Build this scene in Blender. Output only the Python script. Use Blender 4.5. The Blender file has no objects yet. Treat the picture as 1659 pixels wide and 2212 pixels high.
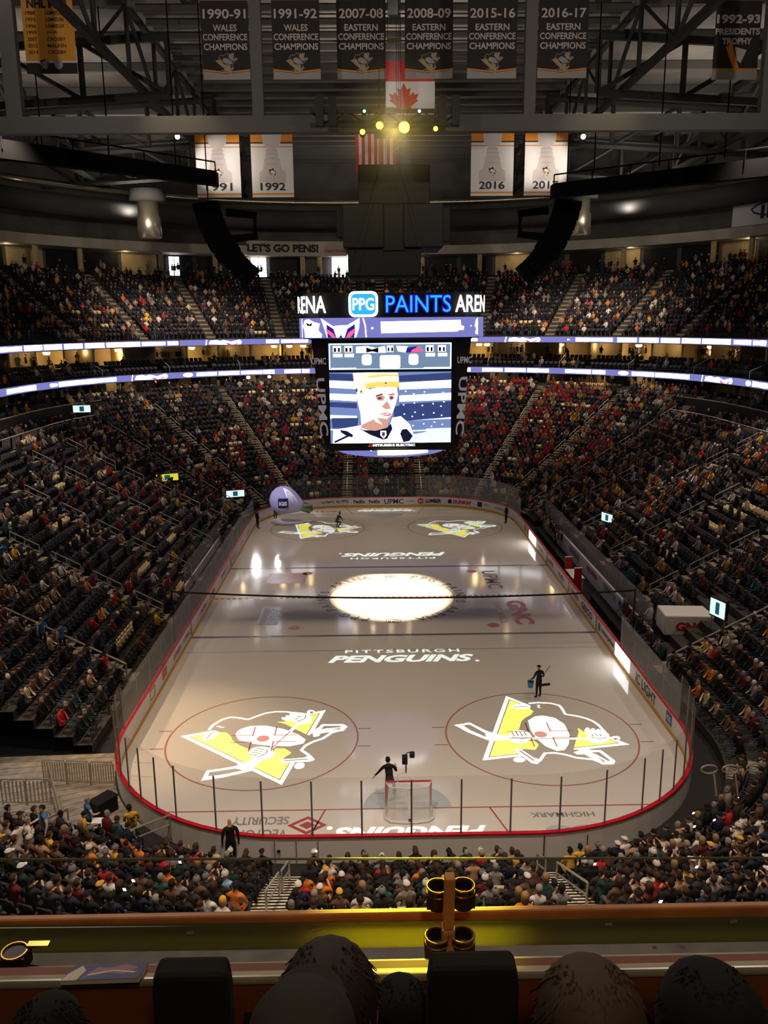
import bpy, bmesh, math, random
import numpy as np
from mathutils import Vector, Matrix
from mathutils.geometry import delaunay_2d_cdt

SC = bpy.context.scene
COL = SC.collection
PI = math.pi
rnd = random.Random(7)

# ------------------------------------------------------------------ camera
CAM = (-1.28087513, -57.6824936, 19.4511439)
YAW, PITCH, ROLL, FPX = 0.0135300958, 0.223244085, -0.00848277049, 1791.23355
fw = Vector((math.sin(YAW)*math.cos(PITCH), math.cos(YAW)*math.cos(PITCH), -math.sin(PITCH)))
r0 = Vector((math.cos(YAW), -math.sin(YAW), 0)); u0 = r0.cross(fw)
cr, sr = math.cos(ROLL), math.sin(ROLL)
RV = cr*r0 + sr*u0; UV = -sr*r0 + cr*u0
cam_data = bpy.data.cameras.new('camera')
cam = bpy.data.objects.new('camera', cam_data); COL.objects.link(cam)
cam.matrix_world = Matrix(((RV.x, UV.x, -fw.x, CAM[0]), (RV.y, UV.y, -fw.y, CAM[1]), (RV.z, UV.z, -fw.z, CAM[2]), (0, 0, 0, 1)))
cam_data.sensor_fit = 'VERTICAL'; cam_data.sensor_height = 36.0
cam_data.lens = 36.0*FPX/2212
cam_data.clip_start = 0.05; cam_data.clip_end = 400
SC.camera = cam
SC.view_settings.view_transform = 'Standard'; SC.view_settings.look = 'None'
SC.view_settings.gamma = 1.0; SC.view_settings.use_curve_mapping = False
SC.view_settings.exposure = 0.0
SC.cycles.max_bounces = 5; SC.cycles.diffuse_bounces = 2; SC.cycles.glossy_bounces = 3
SC.cycles.transparent_max_bounces = 16; SC.cycles.transmission_bounces = 4
SC.cycles.sample_clamp_indirect = 4.0; SC.cycles.caustics_reflective = False; SC.cycles.caustics_refractive = False
SC.cycles.use_denoising = True

w = bpy.data.worlds.new('ambient_fill'); SC.world = w; w.use_nodes = True
w.node_tree.nodes['Background'].inputs[0].default_value = (1.0, .85, .7, 1)
w.node_tree.nodes['Background'].inputs[1].default_value = .03  # even ambient light added to lift the blacks

def lamp(name, kind, loc, target, power, color, size=.1, angle=60, blend=.3, parent=None):
    d = bpy.data.lights.new(name, kind); d.energy = power; d.color = color
    if kind in ('SPOT', 'POINT'): d.shadow_soft_size = size
    if kind == 'SPOT': d.spot_size = math.radians(angle); d.spot_blend = blend
    o = bpy.data.objects.new(name, d); COL.objects.link(o); o.location = loc
    if target is not None:
        o.rotation_euler = (Vector(target)-Vector(loc)).to_track_quat('-Z', 'Y').to_euler()
    if parent: o.parent = parent
    return o

WARM = (1.0, .76, .49)
ICE_LAMPS = [(x, y) for x in (-9, 9) for y in (-27, -9, 9, 27)]
ICE_POWER, SEAT_FILL_POWER, SPOT_POWER, LOGO_POWER = 5500, 25000, 420000, 70000
SEAT_FILL = [(-27, -16), (27, -16), (-28, 8), (28, 8), (-20, 42), (20, 42), (0, 46), (-8, -38), (8, -38)]
for x, y in ICE_LAMPS:      # the rink wash
    lamp('ice_wash_light', 'SPOT', (x*1.4, y, 36), (x*.8, y*.85, 0), ICE_POWER*(1.35 if x < 0 else 1.0), WARM, .15, 52, 1)
for x, y in SEAT_FILL:          # dim unseen fill added over the seats
    lamp('house_light', 'SPOT', (x, y, 35), (x*1.3, y*1.18, 0), SEAT_FILL_POWER, (1, .82, .66), .4, 98, 1)
lamp('house_light', 'SPOT', (0, -53, 30), (0, -32, 0), 5000, (1, .72, .5), .4, 75, 1)      # fill added to brighten the near boards and seats
lamp('corner_fill_light', 'SPOT', (-25, -22, 30), (-12.3, -20.5, 0), 24000, (1, .66, .34), .15, 24, 1)  # warm fill added to brighten the near left ice
lamp('centre_follow_spot', 'SPOT', (0, -26, 34), (0, .1, 0), SPOT_POWER, (1, .81, .5), .12, 12.6, .42)
for x, y in ((-31, 22), (31, 22), (-31, 52), (31, 52), (0, 58), (0, 16), (-24, -16), (24, -16)):    # unseen uplights added to brighten the roof
    lamp('roof_fill_light', 'SPOT', (x, y, 33), (x, y, 60), 3400, (1, .9, .8), .8, 168, 1)
for x in (-17, 17):  # broad front fill added to brighten trusses and far end
    lamp('truss_fill_light', 'SPOT', (x, -34, 36), (x*.4, 16, 32), 9000, (1, .91, .8), .4, 78, 1)
for x in (-24, 0, 24):      # unseen fill added to lift the back wall above the upper stand
    lamp('wall_fill_light', 'SPOT', (x, 27, 31), (x*1.25, 68, 37), 4200, (1, .9, .78), .4, 105, 1)
for x in (-14, 0, 14):      # soft unseen fill added for the fronts of the hanging banners
    lamp('banner_fill_light', 'SPOT', (x, -16, 33.5), (x, 2, 38), 600, (1, .86, .74), .3, 80, .9)

# ------------------------------------------------------------------ rink path: s runs round the boards, d outward
HX, HY, RR = 12.95, 30.48, 8.53
AL = RR*PI/2
SEG = [('l', (0, -HY), (HX-RR, -HY), (0, -1)), ('a', (HX-RR, -HY+RR), -90), ('l', (HX, -HY+RR), (HX, HY-RR), (1, 0)), ('a', (HX-RR, HY-RR), 0),
       ('l', (HX-RR, HY), (-(HX-RR), HY), (0, 1)), ('a', (-HX+RR, HY-RR), 90), ('l', (-HX, HY-RR), (-HX, -HY+RR), (-1, 0)), ('a', (-HX+RR, -HY+RR), 180),
       ('l', (-HX+RR, -HY), (0, -HY), (0, -1))]
TOT = 4*(HX-RR)+4*(HY-RR)+4*AL
def path(s, d):
    "point at s, d outward and the outward normal"
    s = s % TOT; L = 0
    for g in SEG:
        n = math.hypot(g[2][0]-g[1][0], g[2][1]-g[1][1]) if g[0] == 'l' else AL
        if s <= L+n+1e-9:
            t = (s-L)/n
            if g[0] == 'l':
                return (g[1][0]+(g[2][0]-g[1][0])*t+g[3][0]*d, g[1][1]+(g[2][1]-g[1][1])*t+g[3][1]*d), g[3]
            an = math.radians(g[2]+90*t); q = (math.cos(an), math.sin(an))
            return (g[1][0]+q[0]*(RR+d), g[1][1]+q[1]*(RR+d)), q
        L += n
    return path(0, d)
def P3(s, d, z):
    p, q = path(s, d); return Vector((p[0], p[1], z))
def stretch(s, d):
    "metres along the row at d per metre of s"
    a, b = path(s-.05, d)[0], path(s+.05, d)[0]
    return math.hypot(a[0]-b[0], a[1]-b[1])/.1
def ss(s0, s1, step=1.0):
    n = max(1, int(math.ceil((s1-s0)/step))); return [s0+(s1-s0)*i/n for i in range(n+1)]
def project(p):
    v = Vector(p)-Vector(CAM); z = v.dot(fw)
    if z < .2: return None
    return 829.5+FPX*v.dot(RV)/z, 1106-FPX*v.dot(UV)/z, z
def in_view(p, m=90):
    q = project(p); return q is not None and -m < q[0] < 1659+m and -m < q[1] < 2212+m
def pixel_ray(px, py): return fw+RV*((px-829.5)/FPX)+UV*((1106-py)/FPX)
C0 = Vector(CAM)
def at_y(px, py, y):
    d = pixel_ray(px, py); return C0+d*((y-CAM[1])/d.y)
def at_z(px, py, z):
    d = pixel_ray(px, py); return C0+d*((z-CAM[2])/d.z)

# ------------------------------------------------------------------ materials
def lin(c):
    return tuple((v/255/12.92 if v/255 <= .04045 else ((v/255+.055)/1.055)**2.4) for v in c)
MATS = {}
def mat(name, rgb, rough=.7, metal=0.0, emit=0.0, alpha=1.0, noise=0.0, scale=6.0, spec=.3):
    if name in MATS: return MATS[name]
    m = bpy.data.materials.new(name); m.use_nodes = True; MATS[name] = m
    nt = m.node_tree; b = nt.nodes['Principled BSDF']; c = (*lin(rgb), 1)
    b.inputs['Base Color'].default_value = c; b.inputs['Roughness'].default_value = rough; b.inputs['Metallic'].default_value = metal
    b.inputs['Specular IOR Level'].default_value = spec
    if emit:
        b.inputs['Emission Color'].default_value = c; b.inputs['Emission Strength'].default_value = emit
        b.inputs['Base Color'].default_value = (.01, .01, .01, 1)
    if noise:
        tc = nt.nodes.new('ShaderNodeTexCoord'); n = nt.nodes.new('ShaderNodeTexNoise'); n.inputs['Scale'].default_value = scale; n.inputs['Detail'].default_value = 4
        mx = nt.nodes.new('ShaderNodeMix'); mx.data_type = 'RGBA'; mx.blend_type = 'MULTIPLY'; mx.inputs[0].default_value = noise
        mx.inputs[6].default_value = c
        rp = nt.nodes.new('ShaderNodeMapRange'); rp.inputs[1].default_value = .3; rp.inputs[2].default_value = .7; rp.inputs[3].default_value = .35; rp.inputs[4].default_value = 1.25
        nt.links.new(tc.outputs['Object'], n.inputs['Vector']); nt.links.new(n.outputs['Fac'], rp.inputs[0])
        nt.links.new(rp.outputs[0], mx.inputs[7]); nt.links.new(mx.outputs[2], b.inputs['Base Color'])
    if alpha < 1:
        t = nt.nodes.new('ShaderNodeBsdfTransparent'); s = nt.nodes.new('ShaderNodeMixShader'); s.inputs[0].default_value = alpha
        nt.links.new(t.outputs[0], s.inputs[1]); nt.links.new(b.outputs[0], s.inputs[2]); nt.links.new(s.outputs[0], nt.nodes['Material Output'].inputs[0])
    return m
def filter_mat(name, rgb):
    m = bpy.data.materials.new(name); m.use_nodes = True; nt = m.node_tree; nt.nodes.clear()
    t = nt.nodes.new('ShaderNodeBsdfTransparent'); t.inputs[0].default_value = (*rgb, 1); o = nt.nodes.new('ShaderNodeOutputMaterial')
    nt.links.new(t.outputs[0], o.inputs[0]); MATS[name] = m; return m

# ------------------------------------------------------------------ mesh helpers
def wmat(o):
    m = o.matrix_basis.copy()
    while o.parent: o = o.parent; m = o.matrix_basis @ m
    return m
def tag(o, label, cat, group=None, kind=None):
    o['label'] = label; o['category'] = cat
    if group: o['group'] = group
    if kind: o['kind'] = kind
    return o
def thing(name, label, cat, loc=(0, 0, 0), rotz=0, group=None):
    o = bpy.data.objects.new(name, None); COL.objects.link(o); o.location = loc; o.rotation_euler = (0, 0, rotz); o.empty_display_size = .1
    return tag(o, label, cat, group)
class MB:
    def __init__(self): self.v = []; self.f = []; self.mi = []; self.ms = []
    def _m(self, m):
        if isinstance(m, str): m = MATS[m]
        if m not in self.ms: self.ms.append(m)
        return self.ms.index(m)
    def add(self, verts, faces, m):
        k = len(self.v); self.v += [tuple(p) for p in verts]; i = self._m(m)
        for f in faces: self.f.append([a+k for a in f]); self.mi.append(i)
        return self
    def box(self, c, size, m, rotz=0, mx=None):
        sx, sy, sz = (a/2 for a in size); R = mx if mx is not None else Matrix.Rotation(rotz, 3, 'Z'); c = Vector(c)
        vs = [c+R@Vector((x, y, z)) for x in (-sx, sx) for y in (-sy, sy) for z in (-sz, sz)]
        return self.add(vs, [(0, 1, 3, 2), (4, 6, 7, 5), (0, 4, 5, 1), (2, 3, 7, 6), (0, 2, 6, 4), (1, 5, 7, 3)], m)
    def tube(self, pts, r, m, n=6, close=False):
        pts = [Vector(p) for p in pts]; rs = r if isinstance(r, (list, tuple)) else [r]*len(pts); vs = []; N = len(pts)
        for i, p in enumerate(pts):
            a = pts[(i-1) % N] if (i > 0 or close) else p; b = pts[(i+1) % N] if (i < N-1 or close) else p
            t = (b-a).normalized(); x = t.orthogonal().normalized()
            ref = Vector((0, 0, 1)) if abs(t.z) < .95 else Vector((0, 1, 0)); x = t.cross(ref).normalized(); y = x.cross(t)
            vs += [p+(x*math.cos(2*PI*k/n)+y*math.sin(2*PI*k/n))*rs[i] for k in range(n)]
        fs = []
        for i in range(N if close else N-1):
            j = (i+1) % N
            fs += [(i*n+k, i*n+(k+1) % n, j*n+(k+1) % n, j*n+k) for k in range(n)]
        if not close: fs += [tuple(range(n))[::-1], tuple((N-1)*n+k for k in range(n))]
        return self.add(vs, fs, m)
    def lathe(self, prof, m, n=24, c=(0, 0, 0), mx=None):
        c = Vector(c); vs = []; fs = []
        for (r, z) in prof:
            for k in range(n):
                p = Vector((r*math.cos(2*PI*k/n), r*math.sin(2*PI*k/n), z)); vs.append(c+(mx@p if mx is not None else p))
        for i in range(len(prof)-1):
            fs += [(i*n+k, i*n+(k+1) % n, (i+1)*n+(k+1) % n, (i+1)*n+k) for k in range(n)]
        fs += [tuple(range(n))[::-1], tuple((len(prof)-1)*n+k for k in range(n))]
        return self.add(vs, fs, m)
    def sweep(self, s0, s1, prof, m, step=1.0, closed_prof=True, caps=True):
        "profile of (d, z) points carried along the rink path"
        S = ss(s0, s1, step); n = len(prof); vs = [P3(s, d, z) for s in S for d, z in prof]; fs = []
        for i in range(len(S)-1):
            for k in range(n if closed_prof else n-1):
                k2 = (k+1) % n; fs.append((i*n+k, i*n+k2, (i+1)*n+k2, (i+1)*n+k))
        if caps and closed_prof and s1-s0 < TOT-.01: fs += [tuple(range(n)), tuple((len(S)-1)*n+k for k in range(n))[::-1]]
        return self.add(vs, fs, m)
    def build(self, name, parent=None, smooth=False, bevel=0):
        me = bpy.data.meshes.new(name); vs = self.v
        if parent is not None:
            inv = wmat(parent).inverted(); vs = [inv@Vector(p) for p in vs]
        me.from_pydata(vs, [], self.f)
        for m in self.ms: me.materials.append(m)
        me.polygons.foreach_set('material_index', self.mi)
        if smooth: me.polygons.foreach_set('use_smooth', [True]*len(me.polygons))
        bm = bmesh.new(); bm.from_mesh(me); bmesh.ops.recalc_face_normals(bm, faces=bm.faces); bm.to_mesh(me); bm.free()
        o = bpy.data.objects.new(name, me); COL.objects.link(o)
        if parent is not None: o.parent = parent
        if bevel:
            b = o.modifiers.new('bevel', 'BEVEL'); b.width = bevel; b.segments = 2; b.limit_method = 'ANGLE'
        return o
def structure(o): o['kind'] = 'structure'; return o

# lettering: outlines of Blender's own font as meshes
_tc = {}
def text_geo(s, bold=0.0, shear=0.0, spacing=1.0):
    key = (s, bold, shear, spacing)
    if key in _tc: return _tc[key]
    cu = bpy.data.curves.new('lettering', 'FONT'); cu.body = s; cu.size = 1; cu.shear = shear; cu.offset = bold; cu.space_character = spacing
    cu.resolution_u = 3; cu.fill_mode = 'FRONT'
    o = bpy.data.objects.new('lettering', cu); COL.objects.link(o)
    dg = bpy.context.evaluated_depsgraph_get(); dg.update(); me = o.evaluated_get(dg).to_mesh()
    vs = [(v.co.x, v.co.y) for v in me.vertices]; fs = [tuple(p.vertices) for p in me.polygons]
    o.evaluated_get(dg).to_mesh_clear(); bpy.data.objects.remove(o); bpy.data.curves.remove(cu)
    x0, x1 = min(v[0] for v in vs), max(v[0] for v in vs); y0, y1 = min(v[1] for v in vs), max(v[1] for v in vs)
    _tc[key] = ([((x-x0)/(y1-y0), (y-y0)/(y1-y0)) for x, y in vs], fs, (x1-x0)/(y1-y0))   # height 1
    return _tc[key]
def lettering(mb, s, m, xf, h, w=None, bold=.02, shear=0, spacing=1.0, align='c', v0=0, u0=0):
    "put the words into mesh builder mb: xf(u, v) -> point; centred on u0, v0 is the centre line"
    vs, fs, wd = text_geo(s, bold, shear, spacing); kx = h if w is None else w/wd
    du = {'c': -wd*kx/2, 'l': 0, 'r': -wd*kx}[align]
    mb.add([xf(u0+du+x*kx, v0-h/2+y*h) for x, y in vs], fs, m)
def text_loops(s, h, w=None, bold=.02, shear=0, spacing=1.0, c=(0, 0)):
    vs, fs, wd = text_geo(s, bold, shear, spacing); kx = h if w is None else w/wd
    cnt = {}
    for f in fs:
        for i in range(len(f)):
            e = (f[i], f[(i+1) % len(f)]); cnt[tuple(sorted(e))] = cnt.get(tuple(sorted(e)), 0)+1
    # weld by position so that the outline closes
    pos = {}; idx = [pos.setdefault((round(x, 4), round(y, 4)), len(pos)) for x, y in vs]; inv = {i: p for p, i in pos.items()}
    c2 = {}
    for f in fs:
        g = [idx[a] for a in f]
        for i in range(len(g)):
            e = tuple(sorted((g[i], g[(i+1) % len(g)])))
            if e[0] != e[1]: c2[e] = c2.get(e, 0)+1
    nb = {}
    for e, k in c2.items():
        if k == 1:
            nb.setdefault(e[0], []).append(e[1]); nb.setdefault(e[1], []).append(e[0])
    loops = []; used = set()
    for a in list(nb):
        if a in used: continue
        loop = [a]; used.add(a); cur = a
        while True:
            nx = [b for b in nb[cur] if b not in used]
            if not nx: break
            cur = nx[0]; used.add(cur); loop.append(cur)
        if len(loop) > 2: loops.append([(c[0]-wd*kx/2+inv[i][0]*kx, c[1]-h/2+inv[i][1]*h) for i in loop])
    return loops
def inside(loops, x, y):
    c = False
    for L in loops:
        j = len(L)-1
        for i in range(len(L)):
            (x0, y0), (x1, y1) = L[i], L[j]
            if (y0 > y) != (y1 > y) and x < (x1-x0)*(y-y0)/(y1-y0)+x0: c = not c
            j = i
    return c
def art(mb, layers, xf):
    "layers of (loops, material); the last layer over a spot wins; material None leaves a hole"
    V = []; E = []
    for loops, m in layers:
        for L in loops:
            k = len(V); V += [Vector(p) for p in L]; E += [(k+i, k+(i+1) % len(L)) for i in range(len(L))]
    out = delaunay_2d_cdt(V, E, [], 0, 1e-5); vs, fs = out[0], out[2]
    bb = [(min(p[0] for L in ls for p in L), max(p[0] for L in ls for p in L), min(p[1] for L in ls for p in L), max(p[1] for L in ls for p in L)) for ls, m in layers]
    by = {}
    for f in fs:
        cx = sum(vs[i][0] for i in f)/len(f); cy = sum(vs[i][1] for i in f)/len(f); hit = None
        for (ls, m), b in zip(reversed(layers), reversed(bb)):
            if b[0] <= cx <= b[1] and b[2] <= cy <= b[3] and inside(ls, cx, cy): hit = m; break
        if hit is not None: by.setdefault(hit, []).append(f)
    pts = [xf(p[0], p[1]) for p in vs]
    for m, ff in by.items():
        used = sorted({i for f in ff for i in f}); re = {i: k for k, i in enumerate(used)}
        mb.add([pts[i] for i in used], [tuple(re[i] for i in f) for f in ff], m)
def ell(cx, cy, rx, ry, n=28, rot=0):
    c, s = math.cos(rot), math.sin(rot)
    return [(cx+rx*math.cos(2*PI*k/n)*c-ry*math.sin(2*PI*k/n)*s, cy+rx*math.cos(2*PI*k/n)*s+ry*math.sin(2*PI*k/n)*c) for k in range(n)]
def stroke(pts, wd):
    "open polyline as a closed band"
    L, R = [], []
    for i, p in enumerate(pts):
        a = pts[max(0, i-1)]; b = pts[min(len(pts)-1, i+1)]; dx, dy = b[0]-a[0], b[1]-a[1]; n = math.hypot(dx, dy) or 1
        L.append((p[0]-dy/n*wd/2, p[1]+dx/n*wd/2)); R.append((p[0]+dy/n*wd/2, p[1]-dx/n*wd/2))
    return L+R[::-1]
def rect(x0, y0, x1, y1): return [(x0, y0), (x1, y0), (x1, y1), (x0, y1)]
def dense(lp, step=.3):
    o = []
    for i, a in enumerate(lp):
        b = lp[(i+1) % len(lp)]; n = max(1, int(math.hypot(a[0]-b[0], a[1]-b[1])/step)); o += [(a[0]+(b[0]-a[0])*k/n, a[1]+(b[1]-a[1])*k/n) for k in range(n)]
    return o
def rrect(x0, y0, x1, y1, r):
    o = []
    for cx, cy, a in ((x1-r, y1-r, 0), (x0+r, y1-r, 90), (x0+r, y0+r, 180), (x1-r, y0+r, 270)):
        o += [(cx+r*math.cos(math.radians(a+t)), cy+r*math.sin(math.radians(a+t))) for t in (0, 30, 60, 90)]
    return o
ORD = ('first second third fourth fifth sixth seventh eighth ninth tenth eleventh twelfth thirteenth fourteenth fifteenth sixteenth seventeenth eighteenth nineteenth twentieth '
       'twenty-first twenty-second twenty-third twenty-fourth twenty-fifth twenty-sixth twenty-seventh twenty-eighth twenty-ninth thirtieth thirty-first thirty-second thirty-third '
       'thirty-fourth thirty-fifth thirty-sixth thirty-seventh thirty-eighth thirty-ninth fortieth').split()
# ================================================================== the setting
mat('board_white', (232, 226, 220), .35, spec=.4); mat('yellow_kick', (225, 165, 40), .4); mat('red_cap', (190, 22, 40), .35)
mat('concrete', (62, 58, 54), .85, noise=.5, scale=1.5); mat('concrete_light', (140, 126, 106), .85, noise=.35, scale=3)
mat('dark_wall', (34, 33, 34), .8); mat('black', (10, 10, 11), .6); mat('black_metal', (16, 16, 17), .45, spec=.4)
mat('wall_beige', (190, 165, 120), .8, noise=.3, scale=.6); mat('fascia', (175, 165, 150), .7, noise=.3, scale=.4); mat('upper_wall', (92, 88, 84), .85, noise=.5, scale=.35)
mat('roof_grey', (150, 143, 134), .85, noise=.6, scale=.25); mat('steel_dark', (62, 61, 59), .85, spec=.15); mat('steel_grey', (104, 101, 96), .6); mat('steel_mid', (80, 78, 74), .6)
mat('duct_metal', (170, 160, 140), .3, metal=.9); mat('rail_metal', (190, 182, 168), .35, metal=.6); mat('plank_grey', (150, 140, 128), .7, noise=.6, scale=2.2)
mat('red_paint', (176, 74, 70), .25, spec=.5); mat('pale_red_paint', (186, 118, 106), .25, spec=.5); mat('blue_paint', (108, 102, 120), .25, spec=.5); mat('grey_paint', (128, 122, 128), .25, spec=.5); mat('crease_blue', (186, 194, 200), .25, spec=.5)
mat('ad_navy', (22, 34, 78), .4); mat('ad_green', (30, 92, 52), .4); mat('ad_black', (30, 28, 30), .4); mat('ad_purple', (62, 44, 110), .4); mat('ad_orange', (214, 96, 40), .4); mat('ad_red', (196, 44, 48), .4); mat('ad_grey', (140, 134, 136), .4); mat('ad_blue', (36, 72, 150), .4)
mat('step_pale', (206, 194, 170), .8, noise=.2, scale=3); mat('matte_black', (9, 9, 9), .95, spec=.05)
mat('white_paint', (235, 232, 228), .4)
mat('led_white', (255, 252, 250), emit=5.0); mat('led_soft_white', (240, 240, 255), emit=2.2); mat('led_lavender', (128, 128, 205), emit=.95); mat('led_pink', (210, 60, 130), emit=1.1); mat('window_glow', (235, 238, 255), emit=5); mat('warm_bulb', (255, 214, 130), emit=9)
# ice with a wet shine
ice = mat('ice', (226, 221, 215), .13, spec=.5)
b = ice.node_tree.nodes['Principled BSDF']; nt = ice.node_tree
tc = nt.nodes.new('ShaderNodeTexCoord'); n1 = nt.nodes.new('ShaderNodeTexNoise'); n1.inputs['Scale'].default_value = .35; n1.inputs['Detail'].default_value = 5
mr = nt.nodes.new('ShaderNodeMapRange'); mr.inputs[3].default_value = .04; mr.inputs[4].default_value = .13
nt.links.new(tc.outputs['Object'], n1.inputs['Vector']); nt.links.new(n1.outputs['Fac'], mr.inputs[0]); nt.links.new(mr.outputs[0], b.inputs['Roughness'])
mat('glass_pane', (150, 152, 150), .12, alpha=.09, spec=.5); mat('glass_haze', (188, 186, 180), .35, alpha=.24, spec=.5); mat('stanchion', (120, 112, 108), .4, metal=.3)

m = MB(); S = ss(0, TOT, .8)[:-1]; m.add([P3(s, 0, 0) for s in S], [tuple(range(len(S)))], 'ice')
floor_ice = structure(m.build('floor_ice'))
m = MB(); m.box((0, 0, -.06), (150, 190, .1), 'dark_wall'); structure(m.build('floor_slab'))

ZI = .004
def icexf(x, y): return Vector((x, y, ZI))
def turned(x0, y0, a, z=ZI):
    c, s = math.cos(a), math.sin(a)
    return lambda u, v: Vector((x0+u*c-v*s, y0+u*s+v*c, z))
def marking(name, fn):
    m = MB(); fn(m); o = m.build(name, floor_ice); o['kind'] = 'structure'; return o
def goal_half(y): return HX-RR+math.sqrt(RR**2-(abs(y)-(HY-RR))**2) if abs(y) > HY-RR else HX
def band(y, wd, k): return lambda m: m.add([icexf(-goal_half(y), y-wd/2), icexf(goal_half(y), y-wd/2), icexf(goal_half(y), y+wd/2), icexf(-goal_half(y), y+wd/2)], [(0, 1, 2, 3)], k)
marking('floor_blue_line', band(-7.62, .3, 'blue_paint')); marking('floor_blue_line', band(7.62, .3, 'blue_paint'))
marking('floor_goal_line', band(-27.13, .07, 'red_paint')); marking('floor_goal_line', band(27.13, .07, 'red_paint'))
def centre_line(m):
    for k in range(60):
        x = -12.9+k*.43; m.add([icexf(x, -.15), icexf(x+.3, -.15), icexf(x+.3, .15), icexf(x, .15)], [(0, 1, 2, 3)], 'pale_red_paint')
marking('floor_centre_line', centre_line)
def ring(m, cx, cy, r, wd, k, a0=0, a1=2*PI, n=96):
    vs = []
    for i in range(n+1):
        a = a0+(a1-a0)*i/n; vs += [icexf(cx+(r-wd/2)*math.cos(a), cy+(r-wd/2)*math.sin(a)), icexf(cx+(r+wd/2)*math.cos(a), cy+(r+wd/2)*math.sin(a))]
    m.add(vs, [(2*i, 2*i+1, 2*i+3, 2*i+2) for i in range(n)], k)
for cx in (-6.71, 6.71):
    for cy in (-21.03, 21.03):
        def fn(m):
            ring(m, cx, cy, 4.572, .08, 'pale_red_paint'); ring(m, cx, cy, .15, .3, 'pale_red_paint')
            for sx in (-1, 1):
                for sy in (-1, 1):
                    m.add([icexf(cx+sx*a, cy+sy*q) for a, q in ((4.57, .84), (5.2, .84), (5.2, .9), (4.57, .9))], [(0, 1, 2, 3)], 'red_paint')
                    m.add([icexf(cx+sx*a, cy+sy*q) for a, q in ((.5, .3), (1.6, .3), (1.6, .36), (.5, .36))], [(0, 1, 2, 3)], 'pale_red_paint')
                    m.add([icexf(cx+sx*a, cy+sy*q) for a, q in ((.5, .3), (.56, .3), (.56, 1.2), (.5, 1.2))], [(0, 1, 2, 3)], 'red_paint')
        marking('floor_faceoff_circle', fn)
    for cy in (-6.1, 6.1): marking('floor_faceoff_spot', lambda m: ring(m, cx*.98, cy, .2, .4, 'red_paint'))
for sy in (-1, 1):
    marking('floor_goal_crease', lambda m: m.add([icexf(0, sy*27.1)]+[icexf(1.83*math.cos(a), sy*(27.1-1.83*math.sin(a))) for a in [PI*i/20 for i in range(21)]], [tuple(range(22))], 'crease_blue'))
    for sx in (-1, 1):
        marking('floor_trapezoid_line', lambda m: m.add([icexf(sx*a, sy*y) for a, y in ((3.35, 27.15), (3.42, 27.15), (4.34, 30.4), (4.27, 30.4))], [(0, 1, 2, 3)], 'red_paint'))
def centre_art(m):
    ring(m, 0, 0, 4.572, .06, 'blue_paint')
    for base in (68, 248):                      # PPG PAINTS ARENA twice round the circle
        word = 'PPG PAINTS ARENA'; step = 136/(len(word)-1)
        for i, ch in enumerate(word):
            if ch == ' ': continue
            a = math.radians(base-i*step); lettering(m, ch, 'grey_paint', turned(5.05*math.cos(a), 5.05*math.sin(a), a-PI/2), .75, bold=.03)
    for sy in (-1, 1):
        art(m, [([rrect(-.5, sy*5.05-.36, .5, sy*5.05+.36, .15)], 'grey_paint')], icexf)
        lettering(m, 'PPG', 'white_paint', lambda u, v: Vector((u, sy*5.05+v, ZI*2)), .4, bold=.03)
marking('floor_centre_lettering', centre_art)
def advert(parts): return lambda m: [p(m) for p in parts]
L_ = lambda s, k, x, y, a, h, **kw: (lambda m: lettering(m, s, k, turned(x, y, a), h, **kw))
marking('floor_advert', L_('UPMC', 'ad_grey', 7.9, 3.9, -PI/2, 1.15, w=4.6))
marking('floor_advert', advert([L_('GNC', 'red_paint', 8.75, -3.6, -PI/2, 1.35, w=4.8, bold=.06), L_('LIVE WELL', 'pale_red_paint', 7.4, -3.7, -PI/2, .5, w=4.2)]))
marking('floor_advert', lambda m: [art(m, [([rect(-9.15, -5.5, -7.72, -1.8)], 'grey_paint')], icexf), art(m, [([rect(-8.98, -5.3, -8.62, -2)], 'ad_grey')], lambda x, y: Vector((x, y, ZI*2))), lettering(m, 'OFFICIAL', 'white_paint', turned(-8.35, -3.65, -PI/2, ZI*2), .4, w=3), lettering(m, 'ICE', 'white_paint', turned(-7.95, -3.65, -PI/2, ZI*2), .3, w=2)])
marking('floor_advert', lambda m: art(m, [([rrect(-9.6, 3.5, -6.6, 6.2, .3)], 'pale_red_paint')], icexf))
marking('floor_advert', advert([L_('SECURITY', 'ad_grey', -5.95, -27.85, PI, .55, w=2.3), L_('VECTOR', 'ad_grey', -5.8, -28.75, PI, .62, w=2.0),
        lambda m: art(m, [([[(-4.05+.8*q[0], -28.2+.62*q[1]) for q in ((1, 0), (0, 1), (-1, 0), (0, -1))]], 'red_paint'), ([[(-4.05+.55*q[0], -28.2+.42*q[1]) for q in ((1, 0), (0, 1), (-1, 0), (0, -1))]], 'ice'), ([[(-4.05+.34*q[0], -28.2+.26*q[1]) for q in ((1, 0), (0, 1), (-1, 0), (0, -1))]], 'red_paint')], icexf)]))
marking('floor_advert', advert([L_('HIGHMARK', 'ad_grey', 6.25, -27.75, PI, .34, w=2.6), lambda m: art(m, [([ell(5.9, -28.8, .55, .34)], 'crease_blue'), ([ell(7.0, -28.75, .6, .3)], 'crease_blue')], icexf)]))
marking('floor_advert', L_('HIGHMARK', 'ad_grey', 5.6, 28.6, 0, .6, w=3.2)); marking('floor_advert', L_('LEVIN', 'red_paint', -6.0, 28.5, 0, .6, w=2.6))

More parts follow.
